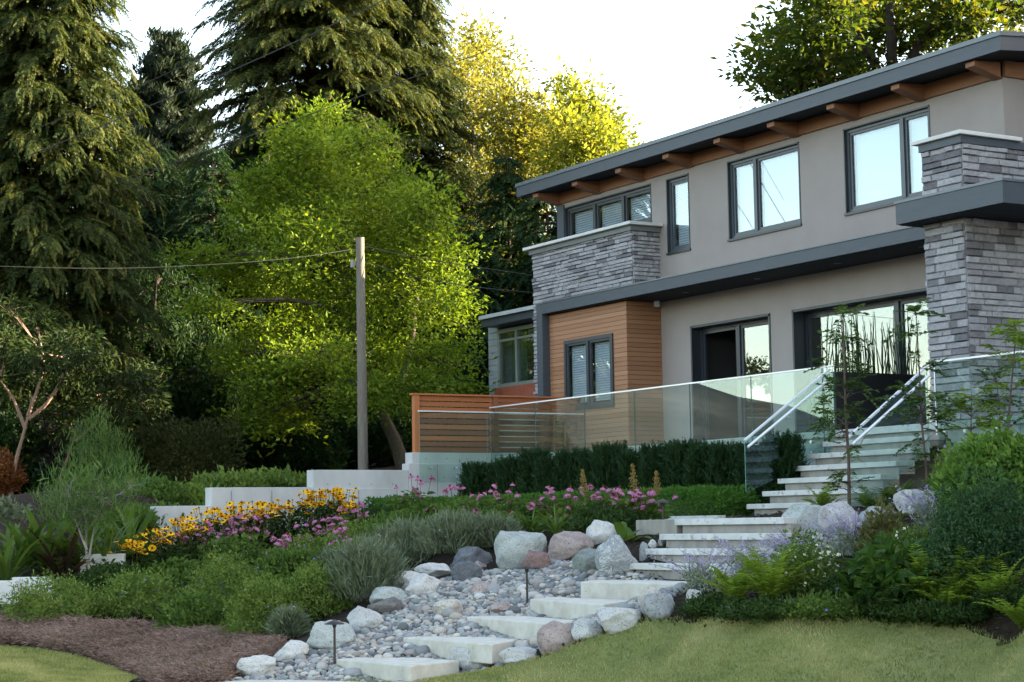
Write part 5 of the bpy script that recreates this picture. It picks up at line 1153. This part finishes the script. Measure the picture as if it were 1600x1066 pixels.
BRD = [make_cluster(12, .42, .19, LEAF, .35, 240 + k) for k in range(5)]
BRF = [make_cluster(20, .46, .135, (LEAF[0] * [.95, 1, 1], LEAF[1]), .16, 250 + k) for k in range(5)]
AIRY = [make_cluster(9, .5, .15, LEAF, .8, 260 + k) for k in range(4)]
DROOPC = [make_cluster(12, .32, .20, (LEAF[0] * [.6, 1, 1], LEAF[1]), 1.3, 270 + k, droop=1.0) for k in range(4)]
WHORL = [make_cluster(12, .16, .17, (LEAF[0] * [.6, 1, 1], LEAF[1]), .5, 280 + k, droop=.15) for k in range(4)]
def broadleaf(name, label, depth, trunks, blobs, mat, cl, dens, bark=BARKG, cat='tree', scale=1.0, group=None, dspread=.9, flat=True, r0=.16, twigs=7, depths=None, base=None, trunk_back=0.0):
    """trunks: list of pixel paths (bottom to top); blobs: (px, py, rx, ry) leaf masses; the depth of each mass is scattered round the trunk"""
    t0 = trunks[0]; b0 = base if base is not None else gz(t0[0][0], t0[0][1], depth)
    e = empty(name, b0, label, cat, group); tm = MB(); bm = MB(); nodes = []
    for tk in trunks:
        pts = np.array([at(x, y, depth + (.0 if i == 0 else trunk_back + rng.normal(0, .3))) for i, (x, y) in enumerate(tk)])
        if tk is trunks[0]: pts[0] = b0 if base is not None else gz(tk[0][0], tk[0][1], depth)
        u = np.linspace(0, 1, len(pts)); uu = np.linspace(0, 1, len(pts) * 4); P = np.stack([np.interp(uu, u, pts[:, k]) for k in range(3)], 1)
        for _ in range(2): P[1:-1] = (P[:-2] + 2 * P[1:-1] + P[2:]) / 4
        tm.tube(P, np.linspace(r0 if tk is trunks[0] else r0 * .6, r0 * .16, len(P)), 9); nodes += list(P[len(P) // 3:])
    nodes = np.array(nodes); PS, DS = [], []
    mpp = depth / FPX
    for i, (px, py, rx, ry) in enumerate(blobs):
        wr = rx * mpp; hr = ry * mpp; dd = (depths[i] if depths else rng.normal(0, dspread)); C = at(px, py, depth + dd); dr = .5 * (wr + hr)
        n = int(dens * (wr * hr * dr) ** .62 * 10) + 4
        p, d = clusters_in(None, n, .35)
        lump = 1 + .35 * np.array([noise.noise(Vector(q * 1.9 + C)) for q in d])
        right = np.array([CR[0], CR[1], 0]); right /= np.linalg.norm(right); fwd = np.array([-right[1], right[0], 0])
        P = C + (p[:, :1] * wr * right + p[:, 1:2] * dr * fwd + p[:, 2:] * hr * np.array([0, 0, 1.0])) * lump[:, None]; DD = d[:, :1] * right + d[:, 1:2] * fwd + d[:, 2:] * np.array([0, 0, .5])
        PS.append(P); DS.append(DD)
        cand = nodes[nodes[:, 2] < C[2] + .3] if (nodes[:, 2] < C[2] + .3).any() else nodes
        a = cand[np.argmin(((cand - C) ** 2).sum(1) + (C[2] - cand[:, 2]) ** 2 * .3)]; mid = (a + C) / 2 + np.array([0, 0, .12 * np.linalg.norm(C - a)]) + rng.normal(0, .12, 3)
        tt = np.linspace(0, 1, 8)[:, None]; B = (1 - tt) ** 2 * a + 2 * tt * (1 - tt) * mid + tt ** 2 * C; bm.tube(B, np.linspace(r0 * .42, min(.02, r0 * .15), 8), 6)
        for q in P[rng.permutation(n)[:twigs]]:
            s = B[rng.integers(3, 8)]; bm.tube([s, (s + q) / 2 + rng.normal(0, .06, 3), q], [min(.022, r0 * .16), min(.014, r0 * .1), min(.006, r0 * .05)], 4, 0, None, False)
    tm.build('trunk', bark, e, True); bm.build('limbs', bark, e)['kind'] = 'stuff'
    P = np.concatenate(PS); D = np.concatenate(DS); D = D + rng.normal(0, .4, D.shape); m = MB()
    for k, t in enumerate(cl):
        s = np.arange(len(P)) % len(cl) == k; m.inst(t[0], t[1], frames(D[s], scale * rng.uniform(.7, 1.25, s.sum()), .5, flat), P[s], 0)
    m.build('crown', mat, e); return e

# big lime green tree in the middle
broadleaf('lime_green_tree', 'large bright lime green tree with layered sprays behind the wooden pole', 48, [[(632, 735), (618, 690), (596, 645), (570, 590), (555, 520), (540, 440), (530, 340), (520, 240)], [(612, 640), (640, 560), (650, 470), (655, 380)]],
          [(505, 185, 42, 28), (470, 225, 62, 36), (545, 235, 80, 48), (430, 285, 58, 36), (500, 300, 90, 55), (590, 300, 80, 50), (655, 330, 62, 50), (395, 345, 62, 40), (470, 370, 85, 48), (560, 380, 95, 55), (670, 400, 78, 52), (360, 420, 62, 30), (425, 440, 75, 42), (520, 470, 95, 50), (620, 470, 90, 52), (705, 480, 56, 46), (310, 400, 50, 18), (440, 520, 85, 42), (690, 560, 62, 44), (600, 560, 80, 44), (500, 560, 85, 40), (420, 590, 70, 36), (640, 615, 70, 34), (450, 650, 60, 32), (370, 560, 45, 34), (715, 610, 32, 26), (400, 660, 44, 26), (560, 620, 60, 40), (330, 480, 40, 24)],
          L_LIME, BRF, 12, r0=.2, dspread=1.3, twigs=8, trunk_back=1.0)
conifer('spruce', 'tallest conifer with drooping olive sprays, its top cut by the picture', gz(490, 740, 61), ztop(490, -330, 61), 5.6, L_SPRUCE, FROND, 92, 10, .38, .14, bare=.14, sprays=22, scale=.9, shape=.5)
conifer('spruce', 'sunlit conifer right of the tallest one, beside the golden trees', gz(640, 720, 63), ztop(632, -190, 63), 4.3, L_SPRUCE, FROND, 74, 8, .40, .12, bare=.14, sprays=19, scale=.9)
conifer('cedar', 'sunlit cedar with hanging sprays at the upper left, before white sky', gz(80, 760, 46), ztop(80, -190, 46), 3.0, L_CEDAR, HANG[:1] + FROND, 66, 9, .42, .2, bare=.22, sprays=20, scale=.8, shape=.4, cull=120)
conifer('cedar', 'cedar mostly cut off by the left picture edge', gz(-50, 760, 50), ztop(-50, -250, 50), 3.2, L_CEDAR, HANG[:1] + FROND, 58, 8, .42, .15, bare=.2, sprays=16, scale=.85, shape=.45, cull=120)
conifer('pine', 'dark blue green pine standing far behind against the sky', gz(262, 700, 84), ztop(262, 48, 84), 3.6, L_PINE, TUFT, 40, 6, .02, .3, bare=.4, sprays=11, scale=1.6, shape=.45)
conifer('pine', 'smaller dark pine leaning left of the taller pine', gz(215, 700, 86), ztop(212, 130, 86), 2.6, L_PINE, TUFT, 28, 6, .02, .28, bare=.35, sprays=10, scale=1.5, shape=.5)
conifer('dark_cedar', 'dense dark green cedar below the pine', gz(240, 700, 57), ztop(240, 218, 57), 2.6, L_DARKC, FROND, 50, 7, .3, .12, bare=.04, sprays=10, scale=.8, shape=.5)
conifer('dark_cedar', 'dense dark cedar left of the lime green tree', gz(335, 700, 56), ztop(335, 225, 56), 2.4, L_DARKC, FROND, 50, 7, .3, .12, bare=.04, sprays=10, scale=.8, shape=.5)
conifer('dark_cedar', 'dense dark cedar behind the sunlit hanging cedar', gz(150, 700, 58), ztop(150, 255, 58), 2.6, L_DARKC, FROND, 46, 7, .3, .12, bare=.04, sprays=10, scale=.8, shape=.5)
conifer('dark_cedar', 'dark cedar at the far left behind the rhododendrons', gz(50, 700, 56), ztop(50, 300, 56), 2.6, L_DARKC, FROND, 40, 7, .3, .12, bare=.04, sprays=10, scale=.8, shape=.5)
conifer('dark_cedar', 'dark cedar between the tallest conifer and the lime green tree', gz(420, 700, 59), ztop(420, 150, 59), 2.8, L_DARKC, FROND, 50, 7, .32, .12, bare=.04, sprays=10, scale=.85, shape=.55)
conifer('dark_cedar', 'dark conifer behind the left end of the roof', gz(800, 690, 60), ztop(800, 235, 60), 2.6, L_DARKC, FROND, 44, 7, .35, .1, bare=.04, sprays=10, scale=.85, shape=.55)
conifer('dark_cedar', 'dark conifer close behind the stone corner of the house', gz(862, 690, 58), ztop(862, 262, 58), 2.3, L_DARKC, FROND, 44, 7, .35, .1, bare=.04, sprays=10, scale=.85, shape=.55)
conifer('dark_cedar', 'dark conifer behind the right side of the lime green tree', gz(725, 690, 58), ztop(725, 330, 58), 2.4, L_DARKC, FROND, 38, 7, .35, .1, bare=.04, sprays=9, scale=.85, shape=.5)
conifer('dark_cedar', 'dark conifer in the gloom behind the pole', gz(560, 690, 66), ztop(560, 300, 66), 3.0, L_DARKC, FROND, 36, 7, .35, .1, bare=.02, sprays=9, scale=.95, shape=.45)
broadleaf('golden_tree', 'airy golden tree glowing in the sun right of the conifers', 69, [[(740, 700), (738, 480), (735, 300), (742, 150), (745, 70)], [(738, 460), (770, 330), (790, 220)]],
          [(742, 72, 34, 34), (715, 110, 34, 34), (775, 110, 34, 40), (735, 160, 50, 46), (790, 170, 40, 50), (720, 225, 46, 50), (765, 240, 48, 50), (735, 305, 48, 50), (790, 300, 45, 50), (722, 370, 40, 45), (775, 375, 44, 40), (815, 340, 34, 36)], L_GOLD, AIRY, 17, BARKG, r0=.17, dspread=1.6, scale=1.3, flat=False)
broadleaf('golden_tree', 'second golden tree with yellow leaves above the left roof corner', 66, [[(838, 700), (836, 460), (840, 300), (838, 190)], [(836, 440), (812, 330), (800, 240)]],
          [(835, 185, 40, 32), (810, 215, 42, 34), (868, 205, 38, 30), (840, 240, 52, 36), (800, 270, 40, 36), (880, 235, 36, 34), (855, 280, 44, 30), (815, 320, 36, 34), (790, 420, 30, 40), (765, 470, 24, 30)], L_GOLD, AIRY, 17, BARKG, r0=.15, dspread=1.4, scale=1.3, flat=False)
broadleaf('yellowing_maple', 'green maple with sunlit yellow edges peeking over the roof', 62, [[(905, 700), (905, 420), (908, 280), (895, 170)], [(905, 400), (935, 270), (945, 210)]],
          [(888, 138, 32, 22), (905, 165, 38, 28), (930, 185, 38, 30), (955, 215, 30, 26), (915, 215, 46, 34), (880, 200, 32, 34), (945, 245, 40, 28), (900, 260, 46, 34), (972, 232, 18, 16), (870, 255, 36, 34)], L_MAPLEY, BRD, 11, BARKG, r0=.16, dspread=1.2, scale=1.05, flat=False)
broadleaf('maple', 'big backlit maple rising behind the roof at the upper right', 50, [[(1392, 420), (1395, 250), (1396, 130), (1392, 60), (1388, -20), (1392, -110)], [(1396, 150), (1430, 80), (1465, 10), (1490, -60)], [(1396, 165), (1362, 90), (1330, 30), (1300, -40)], [(1394, 140), (1345, 105), (1290, 80)]],
          [(1188, 100, 34, 26), (1215, 62, 44, 32), (1235, 110, 52, 34), (1270, 60, 54, 44), (1215, 138, 36, 22), (1290, 20, 60, 44), (1300, 110, 55, 36), (1345, 70, 50, 50), (1350, 0, 60, 50), (1275, -30, 55, 40), (1400, 40, 52, 52), (1420, -30, 66, 48), (1455, 80, 44, 36), (1475, 30, 54, 42), (1520, 40, 44, 34), (1500, -30, 60, 44), (1560, 0, 50, 36), (1590, 25, 28, 18), (1350, -70, 80, 40), (1460, -80, 80, 40), (1330, 135, 44, 24), (1255, 135, 40, 22)], L_MAPLE, BRD, 10.5, BARKD, r0=.26, dspread=1.7, scale=1.15, flat=False, base=np.array([-30.0, 33.6, 1.5]) * 1.0)
broadleaf('weeping_tree', 'dark drooping leaved small tree left of the lime green one', 52, [[(235, 700), (238, 600), (240, 500), (245, 430)]], [(225, 405, 34, 22), (245, 440, 60, 40), (200, 470, 50, 40), (285, 480, 55, 45), (240, 520, 65, 45), (320, 545, 45, 40), (180, 530, 40, 36), (300, 600, 50, 36), (345, 590, 36, 36), (240, 590, 60, 36)], L_WEEP, DROOPC, 9.0, BARKD, r0=.12, scale=1.0, flat=False)
broadleaf('rhododendron', 'rhododendron tree with bare forked tan trunk at the left', 42, [[(17, 835), (15, 790), (22, 730), (42, 660), (50, 620)], [(45, 655), (75, 630), (98, 590), (118, 565)], [(40, 670), (20, 620), (0, 595)], [(44, 650), (60, 605), (70, 575)]],
          [(15, 485, 40, 22), (60, 515, 50, 26), (110, 530, 46, 20), (10, 540, 46, 30), (75, 555, 60, 26), (135, 560, 45, 20), (30, 585, 60, 24), (105, 590, 55, 22), (-20, 600, 36, 30), (155, 585, 30, 20)], L_RHOD, WHORL, 15, BARKT, 'tree', r0=.085, dspread=.6, scale=1.05, twigs=6)
broadleaf('rhododendron', 'second rhododendron with a leaning tan trunk right of the forked one', 43, [[(52, 835), (75, 795), (92, 752), (112, 700), (125, 650)], [(118, 690), (150, 660), (185, 620)]],
          [(150, 620, 45, 24), (195, 595, 46, 24), (235, 590, 32, 24), (180, 635, 50, 24), (225, 630, 36, 26), (120, 640, 36, 22), (160, 660, 40, 20), (60, 640, 40, 24), (100, 670, 30, 20)], L_RHOD, WHORL, 13, BARKT, 'tree', r0=.07, dspread=.6, scale=1.05, twigs=6)
broadleaf('juniper_shrub', 'upright feathery juniper shrub beside the leaning trunk', 40, [[(150, 800), (152, 740), (155, 680)]], [(155, 660, 14, 24), (140, 690, 32, 30), (175, 700, 32, 34), (125, 725, 36, 34), (160, 740, 44, 40), (195, 740, 26, 36), (140, 770, 44, 26), (185, 775, 34, 24)], L_JUN, [make_cluster(16, .16, .13, NARROW, 1.3, 290 + k, droop=-.7) for k in range(3)], 18, BARKD, 'shrub', r0=.05, dspread=.3, scale=1.1, flat=False)
f = hit(142, 925)
dT = depth_of(f)
broadleaf('tamarisk', 'thin wispy young tree with pale slender trunk before the sword leaves', dT, [[(143, 925), (140, 890), (134, 860), (136, 815), (120, 770)], [(138, 880), (146, 830), (160, 780)], [(136, 860), (118, 815), (100, 780)]], [(110, 760, 40, 30), (150, 770, 40, 30), (130, 800, 50, 30), (90, 790, 34, 24), (175, 790, 30, 26), (205, 760, 26, 20)], L_JUN, [make_cluster(18, .22, .13, NARROW, 1.2, 300 + k, droop=-.3) for k in range(3)], 13, surf('pale_bark', [(.3, (.17, .155, .14)), (.8, (.28, .26, .24))], 9, .9, .3, 40, .01), 'tree', r0=.035, dspread=.3, scale=1.0, base=f, twigs=12)
# hedge and undergrowth that close the wood off below
hb = at(285, 735, 46)
hedge('hedge', 'wide clipped dark hedge in the shade below the weeping tree', hb[0] - 3.2, hb[0] + 1.8, hb[1] - .9, hb[1] + .9, float(hgt(hb[0], hb[1])) - .3, at(285, 672, 46)[2], L_HEDGE, 16000, .11, .3)
for (cx, cy, rx, ry, d, mt, lab) in [(40, 740, 60, 60, 48, L_DARKC, 'green undergrowth behind the forked tan trunk'), (95, 790, 60, 36, 47, MIDL, 'green bush at the foot of the leaning trunk'), (10, 690, 50, 40, 44, L_WEEP, 'dark bush at the far left behind the trunks'), (-5, 815, 40, 30, 34, LAVL, 'grassy grey bush at the left picture edge'),
                                  (100, 690, 50, 40, 45, leafm('plum_leaf', [(0, (.03, .03, .035)), (1, (.09, .08, .09))], .2), 'purplish grey bush in the shade left of the juniper'), (5, 740, 24, 30, 42, leafm('rust_leaf', [(0, (.08, .03, .012)), (1, (.20, .08, .03))], .3), 'rust coloured bush at the left picture edge'),
                                  (230, 780, 60, 28, 37, MIDL, 'green ground cover bush before the dark hedge'), (290, 785, 50, 24, 38, GER, 'light green cover behind the lowest wall tier'), (350, 762, 55, 16, 39, GER, 'light green cover behind the middle wall tier'), (430, 758, 60, 16, 40, GER, 'light green cover left of the upper wall tier'), (200, 822, 40, 22, 33, MIDL, 'green bush between juniper and yellow flowers'), (250, 820, 40, 24, 34, MIDL, 'green bush behind the first yellow flowers'),
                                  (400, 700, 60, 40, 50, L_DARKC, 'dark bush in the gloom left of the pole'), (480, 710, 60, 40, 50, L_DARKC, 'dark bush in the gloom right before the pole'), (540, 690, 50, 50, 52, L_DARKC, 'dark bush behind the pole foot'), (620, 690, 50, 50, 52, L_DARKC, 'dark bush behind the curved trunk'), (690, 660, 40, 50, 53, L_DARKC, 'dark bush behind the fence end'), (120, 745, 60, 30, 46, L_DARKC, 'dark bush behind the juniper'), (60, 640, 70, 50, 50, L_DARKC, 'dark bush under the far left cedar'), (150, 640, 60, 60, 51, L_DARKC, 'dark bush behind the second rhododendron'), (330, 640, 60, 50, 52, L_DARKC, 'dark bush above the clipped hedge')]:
    C = at(cx, cy, d); wr = rx * d / FPX; hr = ry * d / FPX; n = int(700 * max(wr, .5)); p, dd = clusters_in(None, n, .4)
    P = C + p * [wr, wr, hr]; b = MB(); big = 1.1 if mt in (L_DARKC, L_WEEP) else .8
    for k in range(4):
        s = np.arange(n) % 4 == k; b.inst(LOBE[k][0], LOBE[k][1], frames(dd[s] + rng.normal(0, .4, (s.sum(), 3)) + [0, 0, .2], 1.7 * big * rng.uniform(.7, 1.3, s.sum()), .6, True), P[s], 0)
    gzz = float(hgt(C[0], C[1]))
    for _ in range(6): b.tube([np.array([C[0], C[1], gzz - .05]) + rng.normal(0, .05, 3) * [1, 1, 0], P[rng.integers(n)]], [.02, .008], 4, 0, None, False)
    tag(b.build('shrub', mt, None, False, origin=(C[0], C[1], gzz)), lab, 'shrub', 'undergrowth at the wood edge')
# the wood far behind: too many to tell apart
fw = MB(); n = 5200
ang = rng.uniform(-.345, .10, n); dist = rng.uniform(88, 112, n); P = np.stack([CF[0] * dist, CF[1] * dist], 1) + np.stack([CR[0] * dist * ang, CR[1] * dist * ang], 1)
ang_h = np.where(ang < -.22, 8.0, np.where(ang < -.12, 9.5, 8.5)); zb = hgt(P[:, 0], P[:, 1]); P3 = np.column_stack([P, zb + rng.random(n) ** .8 * ang_h])
for k in range(4):
    s = np.arange(n) % 4 == k; fw.inst(FROND[k][0], FROND[k][1], frames(sph(s.sum()) * [1, 1, .4] - [0, 0, .3], rng.uniform(1.6, 3.0, s.sum()), .6, True), P3[s], 0)
tag(fw.build('distant_wood', L_DARKC), kind='stuff')

# tall wood added behind the house, out of the picture to the right: it shades the low trees on the left
bw = MB(); n = 2600; P = np.column_stack([rng.uniform(-47, -12, n), rng.uniform(49, 55, n), np.zeros(n)]); g0 = hgt(P[:, 0], P[:, 1]); hh = 14.5 + 2.2 * np.sin(P[:, 0] * 1.1) + 1.3 * np.sin(P[:, 0] * 2.7)
P[:, 2] = g0 + rng.random(n) * (hh - g0 + 1)
for k in range(4):
    s = np.arange(n) % 4 == k; bw.inst(FROND[k][0], FROND[k][1], frames(sph(s.sum()) * [1, 1, .4] - [0, 0, .3], rng.uniform(2.2, 3.6, s.sum()), .6, True), P[s], 0)
tag(bw.build('added_shade_wood', L_DARKC), kind='stuff')

# ------------------------------------------------------------------ pole, cables, neighbour's house
POLEW = surf('weathered_pole', [(.2, (.12, .105, .09)), (.6, (.20, .18, .155)), (.9, (.28, .25, .22))], 6, .95, .6, 40, .01, aniso=(6, 6, .4), spec=.1)
pd_ = 42.0
pb0 = at(567.5, 745, pd_); pt0 = at(562.5, 371, pd_); gp0 = pb0.copy(); gp0 = pb0 + (pb0 - pt0) / np.linalg.norm(pb0 - pt0) * .6
pole = empty('utility_pole', gp0, 'weathered grey wooden utility pole before the lime green tree', 'pole')
MB().tube([gp0, pb0, (pb0 + pt0) / 2, pt0], [.122, .118, .105, .095], 14).build('shaft', POLEW, pole, True)
il = MB(); q = at(551, 412, pd_); il.tube([q + [0, 0, -.09], q + [0, 0, .06], q + [0, 0, .09]], [.05, .055, .02], 10); il.bar(q, at(561, 414, pd_), .03); il.build('insulator', plain('grey_ceramic', (.22, .22, .21), .4), pole)
CABLE = plain('cable_black', (.018, .018, .02), .5)
def cable(pts, r, lab):
    pts = np.array(pts); u = np.linspace(0, 1, len(pts)); uu = np.linspace(0, 1, 40); P = np.stack([np.interp(uu, u, pts[:, k]) for k in range(3)], 1)
    for _ in range(12): P[1:-1] = (P[:-2] + P[1:-1] * 2 + P[2:]) / 4
    m = MB(); m.tube(P, r, 6, 0, .5); tag(m.build('overhead_cable', CABLE, None, True, origin=P[20]), lab, 'cable', 'overhead cables')
cable([at(561, 388, pd_), at(470, 403, pd_ - 1), at(350, 413, pd_ - 2), at(200, 420, pd_ - 3), at(80, 419, pd_ - 4), at(-120, 412, pd_ - 5)], .006, 'cable running left from the top of the wooden pole')
cable([at(565, 384, pd_), at(640, 401, pd_), at(720, 414, pd_), at(850, 433, pd_)], .010, 'upper cable running right from the wooden pole to the house')
cable([at(568, 408, pd_), at(650, 434, pd_), at(740, 449, pd_), at(860, 460, pd_)], .010, 'lower cable running right from the wooden pole to the house')
cable([at(40, 245, 40), at(98, 222, 40), at(320, 130, 40), at(540, 30, 40), at(700, -50, 40)], .012, 'cable slanting up across the tallest conifer')
cable([at(200, 285, 40), at(263, 257, 40), at(429, 199, 40), at(620, 130, 40), at(760, 80, 40)], .010, 'lower slanting cable crossing the crown of the lime green tree')
cable([at(60, 200, 40), at(163, 158, 40), at(330, 85, 40), at(410, 15, 40), at(440, -20, 40)], .007, 'thin slanting cable crossing the white sky left of the pine')

YN = at(766, 600, 47)[1]
nb = empty('neighbour_house', on(1, YN, 800, 650), 'neighbour house with grey blue siding and a flat roof glimpsed beyond the stone corner', 'house')
def N_(px, py): return on(1, YN, px, py)
xa, xb = N_(764, 600)[0], N_(900, 600)[0]; zt_, zb_ = N_(790, 506)[2], N_(790, 650)[2] - 1.5
xw0, xw1, zw0, zw1 = N_(779, 600)[0], N_(845, 600)[0], N_(800, 598)[2], N_(800, 518)[2]
SID = surf('grey_siding', [(.3, (.22, .255, .28)), (.7, (.28, .315, .34))], 3, .7, .2, 30, .004)
m = MB(); z = zb_
while z < zt_:
    m.box(xa, xw0, YN, YN + .1, z, min(z + .155, zt_)); z += .165
m.box(xa, xb, YN + .04, YN + 5, zb_, zw0 - .001); m.box(xa, xw0 - .001, YN + .05, YN + 5, zw0, zt_); m.box(xw1 + .01, xb, YN + .05, YN + 5, zw0, zt_); m.box(xw0, xw1, YN + 4, YN + 4.1, zw0, zt_)
m.build('wall', SID, nb)
w_ = MB(); fw_ = .10
w_.box(xw0, xw1, YN - .02, YN + .08, zw1, zw1 + fw_); w_.box(xw0, xw1, YN - .02, YN + .08, zw0 - fw_, zw0); w_.box(xw0, xw0 + fw_, YN - .02, YN + .08, zw0, zw1)
xm = N_(806, 560)[0]; w_.box(xm, xm + .09, YN - .02, YN + .08, zw0, zw1); w_.box(xw0 + fw_, xw1, YN - .01, YN + .07, zw1 - .22, zw1 - .16)
w_ = w_.build('window', plain('grey_green_frame', (.17, .20, .18), .6), nb)
MB().box(xw0 + fw_, xw1, YN + .03, YN + .04, zw0, zw1).build('pane', PANE, w_)
MB().box(xw0 + .2, xw0 + .9, YN + .3, YN + .34, zw0, zw1).build('curtain', plain('green_curtain', (.05, .10, .075), .9), w_)
m = MB(); m.box(xw0, xb, YN - .12, YN - .021, zw0 - .55, zw0 - fw_); m.build('window_box', surf('red_boards', [(.3, (.24, .065, .04)), (.7, (.33, .10, .06))], 4, .7, .3, 30, .01), nb)
m = MB(); m.box(on(1, YN - .6, 748, 505)[0], xb, YN - .6, YN + 5.2, zt_ + .10, zt_ + .19); m.build('roof', plain('pale_metal_roof', (.42, .45, .48), .5), nb)
m = MB(); m.box(on(1, YN - .5, 752, 505)[0], xb, YN - .5, YN + 5.1, zt_ - .08, zt_ + .098); m.build('roof_edge', TRIM, nb)
lp = N_(823, 597); lpe = empty('table_lamp', lp + [0, .6, 0], 'white shaded table lamp behind the neighbour window', 'lamp')
lp = lp + [0, .6, 0]
MB().tube([lp + [0, 0, .22], lp + [0, 0, .25], lp + [0, 0, .52]], [.2, .22, .12], 16).build('lamp_shade', plain('lamp_shade_cloth', (.7, .7, .66), .9), lpe, True); MB().tube([lp + [0, 0, -.12], lp + [0, 0, .05], lp + [0, 0, .24]], [.09, .07, .02], 12).build('base', plain('lamp_base', (.4, .4, .38), .4), lpe, True)

# low white concrete edging at the far left
WE = plain('white_concrete', (.52, .53, .53), .8)
for (px0, px1, yt, yb, lab) in [(-30, 24, 908, 952, 'white concrete edging block at the left picture edge'), (18, 78, 902, 944, 'white concrete edging wall behind the wine red leaves'), (125, 192, 866, 918, 'white concrete edging block left of the yellow flowers')]:
    f = hit((px0 + px1) / 2, yb - 8); d = depth_of(f); a = at(px0, yb, d); b_ = at(px1, yb, d); zt1 = at((px0 + px1) / 2, yt, d)[2]; dr = unit((b_ - a) * [1, 1, 0]); nn = np.array([-dr[1], dr[0], 0]) * .22
    V = [(*p[:2], z) for z in (f[2] - .3, zt1) for p in (a, b_, b_ + nn, a + nn)]
    m = MB(); m.add(V, [(3, 2, 1, 0), (4, 5, 6, 7), (0, 1, 5, 4), (1, 2, 6, 5), (2, 3, 7, 6), (3, 0, 4, 7)]); tag(bevel(m.build('edging_block', WE, None, False, origin=f), .01), lab, 'edging block')

# ------------------------------------------------------------------ the other side of the street: what the panes reflect
az = np.linspace(R_(150), R_(290), 90); rr = np.linspace(2600, 5200, 14)
AZg, RG = np.meshgrid(az, rr, indexing='ij')
MXm, MYm = RG * np.cos(AZg), RG * np.sin(AZg)
tt = (RG - 2600) / 2600
hz = np.array([[noise.fractal(Vector((a * 5, r * .0012, 2)), 1.0, 2.0, 5) for r in rr] for a in az])
MZ = -30 + np.sin(np.clip(tt * 1.25, 0, 1) * math.pi / 2) * 400 * (1 + .45 * hz) * (.9 + .2 * np.sin(AZg * 6.0))
MOUNT = surf('mountain_rock', [(.2, (.05, .06, .05)), (.55, (.11, .11, .10)), (.85, (.26, .24, .22))], .004, .95, .4, .02, 20, spec=.05)
tag(grid_mesh('mountains', MXm, MYm, MZ, MOUNT), kind='structure')
def streettree(lab, x, y, h, r, mat, cl, n):
    b0 = np.array([x, y, float(hgt(x, y))]); e = empty('street_tree', b0, lab, 'tree', 'trees across the street'); MB().tube([b0, b0 + [.2, 0, h * .5], b0 + [0, .2, h * .9]], [.2, .14, .05], 8).build('trunk', BARKD, e, True)
    p, d = clusters_in(None, n, .3); P = b0 + [0, 0, h * .62] + p * (1 + .4 * np.array([noise.noise(Vector(q * 2 + b0)) for q in d]))[:, None] * [r, r, h * .4]; m = MB()
    for k, t in enumerate(cl):
        s = np.arange(n) % len(cl) == k; m.inst(t[0], t[1], frames(d[s] + rng.normal(0, .4, (s.sum(), 3)), 1.6 * rng.uniform(.8, 1.3, s.sum()), .6), P[s], 0)
    m.build('crown', mat, e)
streettree('golden tree across the street mirrored in the glass railing', -62, -22, 6.5, 4.0, L_GOLD, BRD, 800)
streettree('low yellowing tree across the street mirrored in the railing', -70, -42, 7.0, 5.0, L_MAPLEY, BRD, 900)
streettree('dark spreading tree across the street mirrored in the glass by the pier', -43, -8, 9.0, 4.2, L_WEEP, BRD, 1100)
streettree('dark conifer like tree across the street mirrored in upper window', -44, -20, 11, 2.4, L_DARKC, BRD, 700)
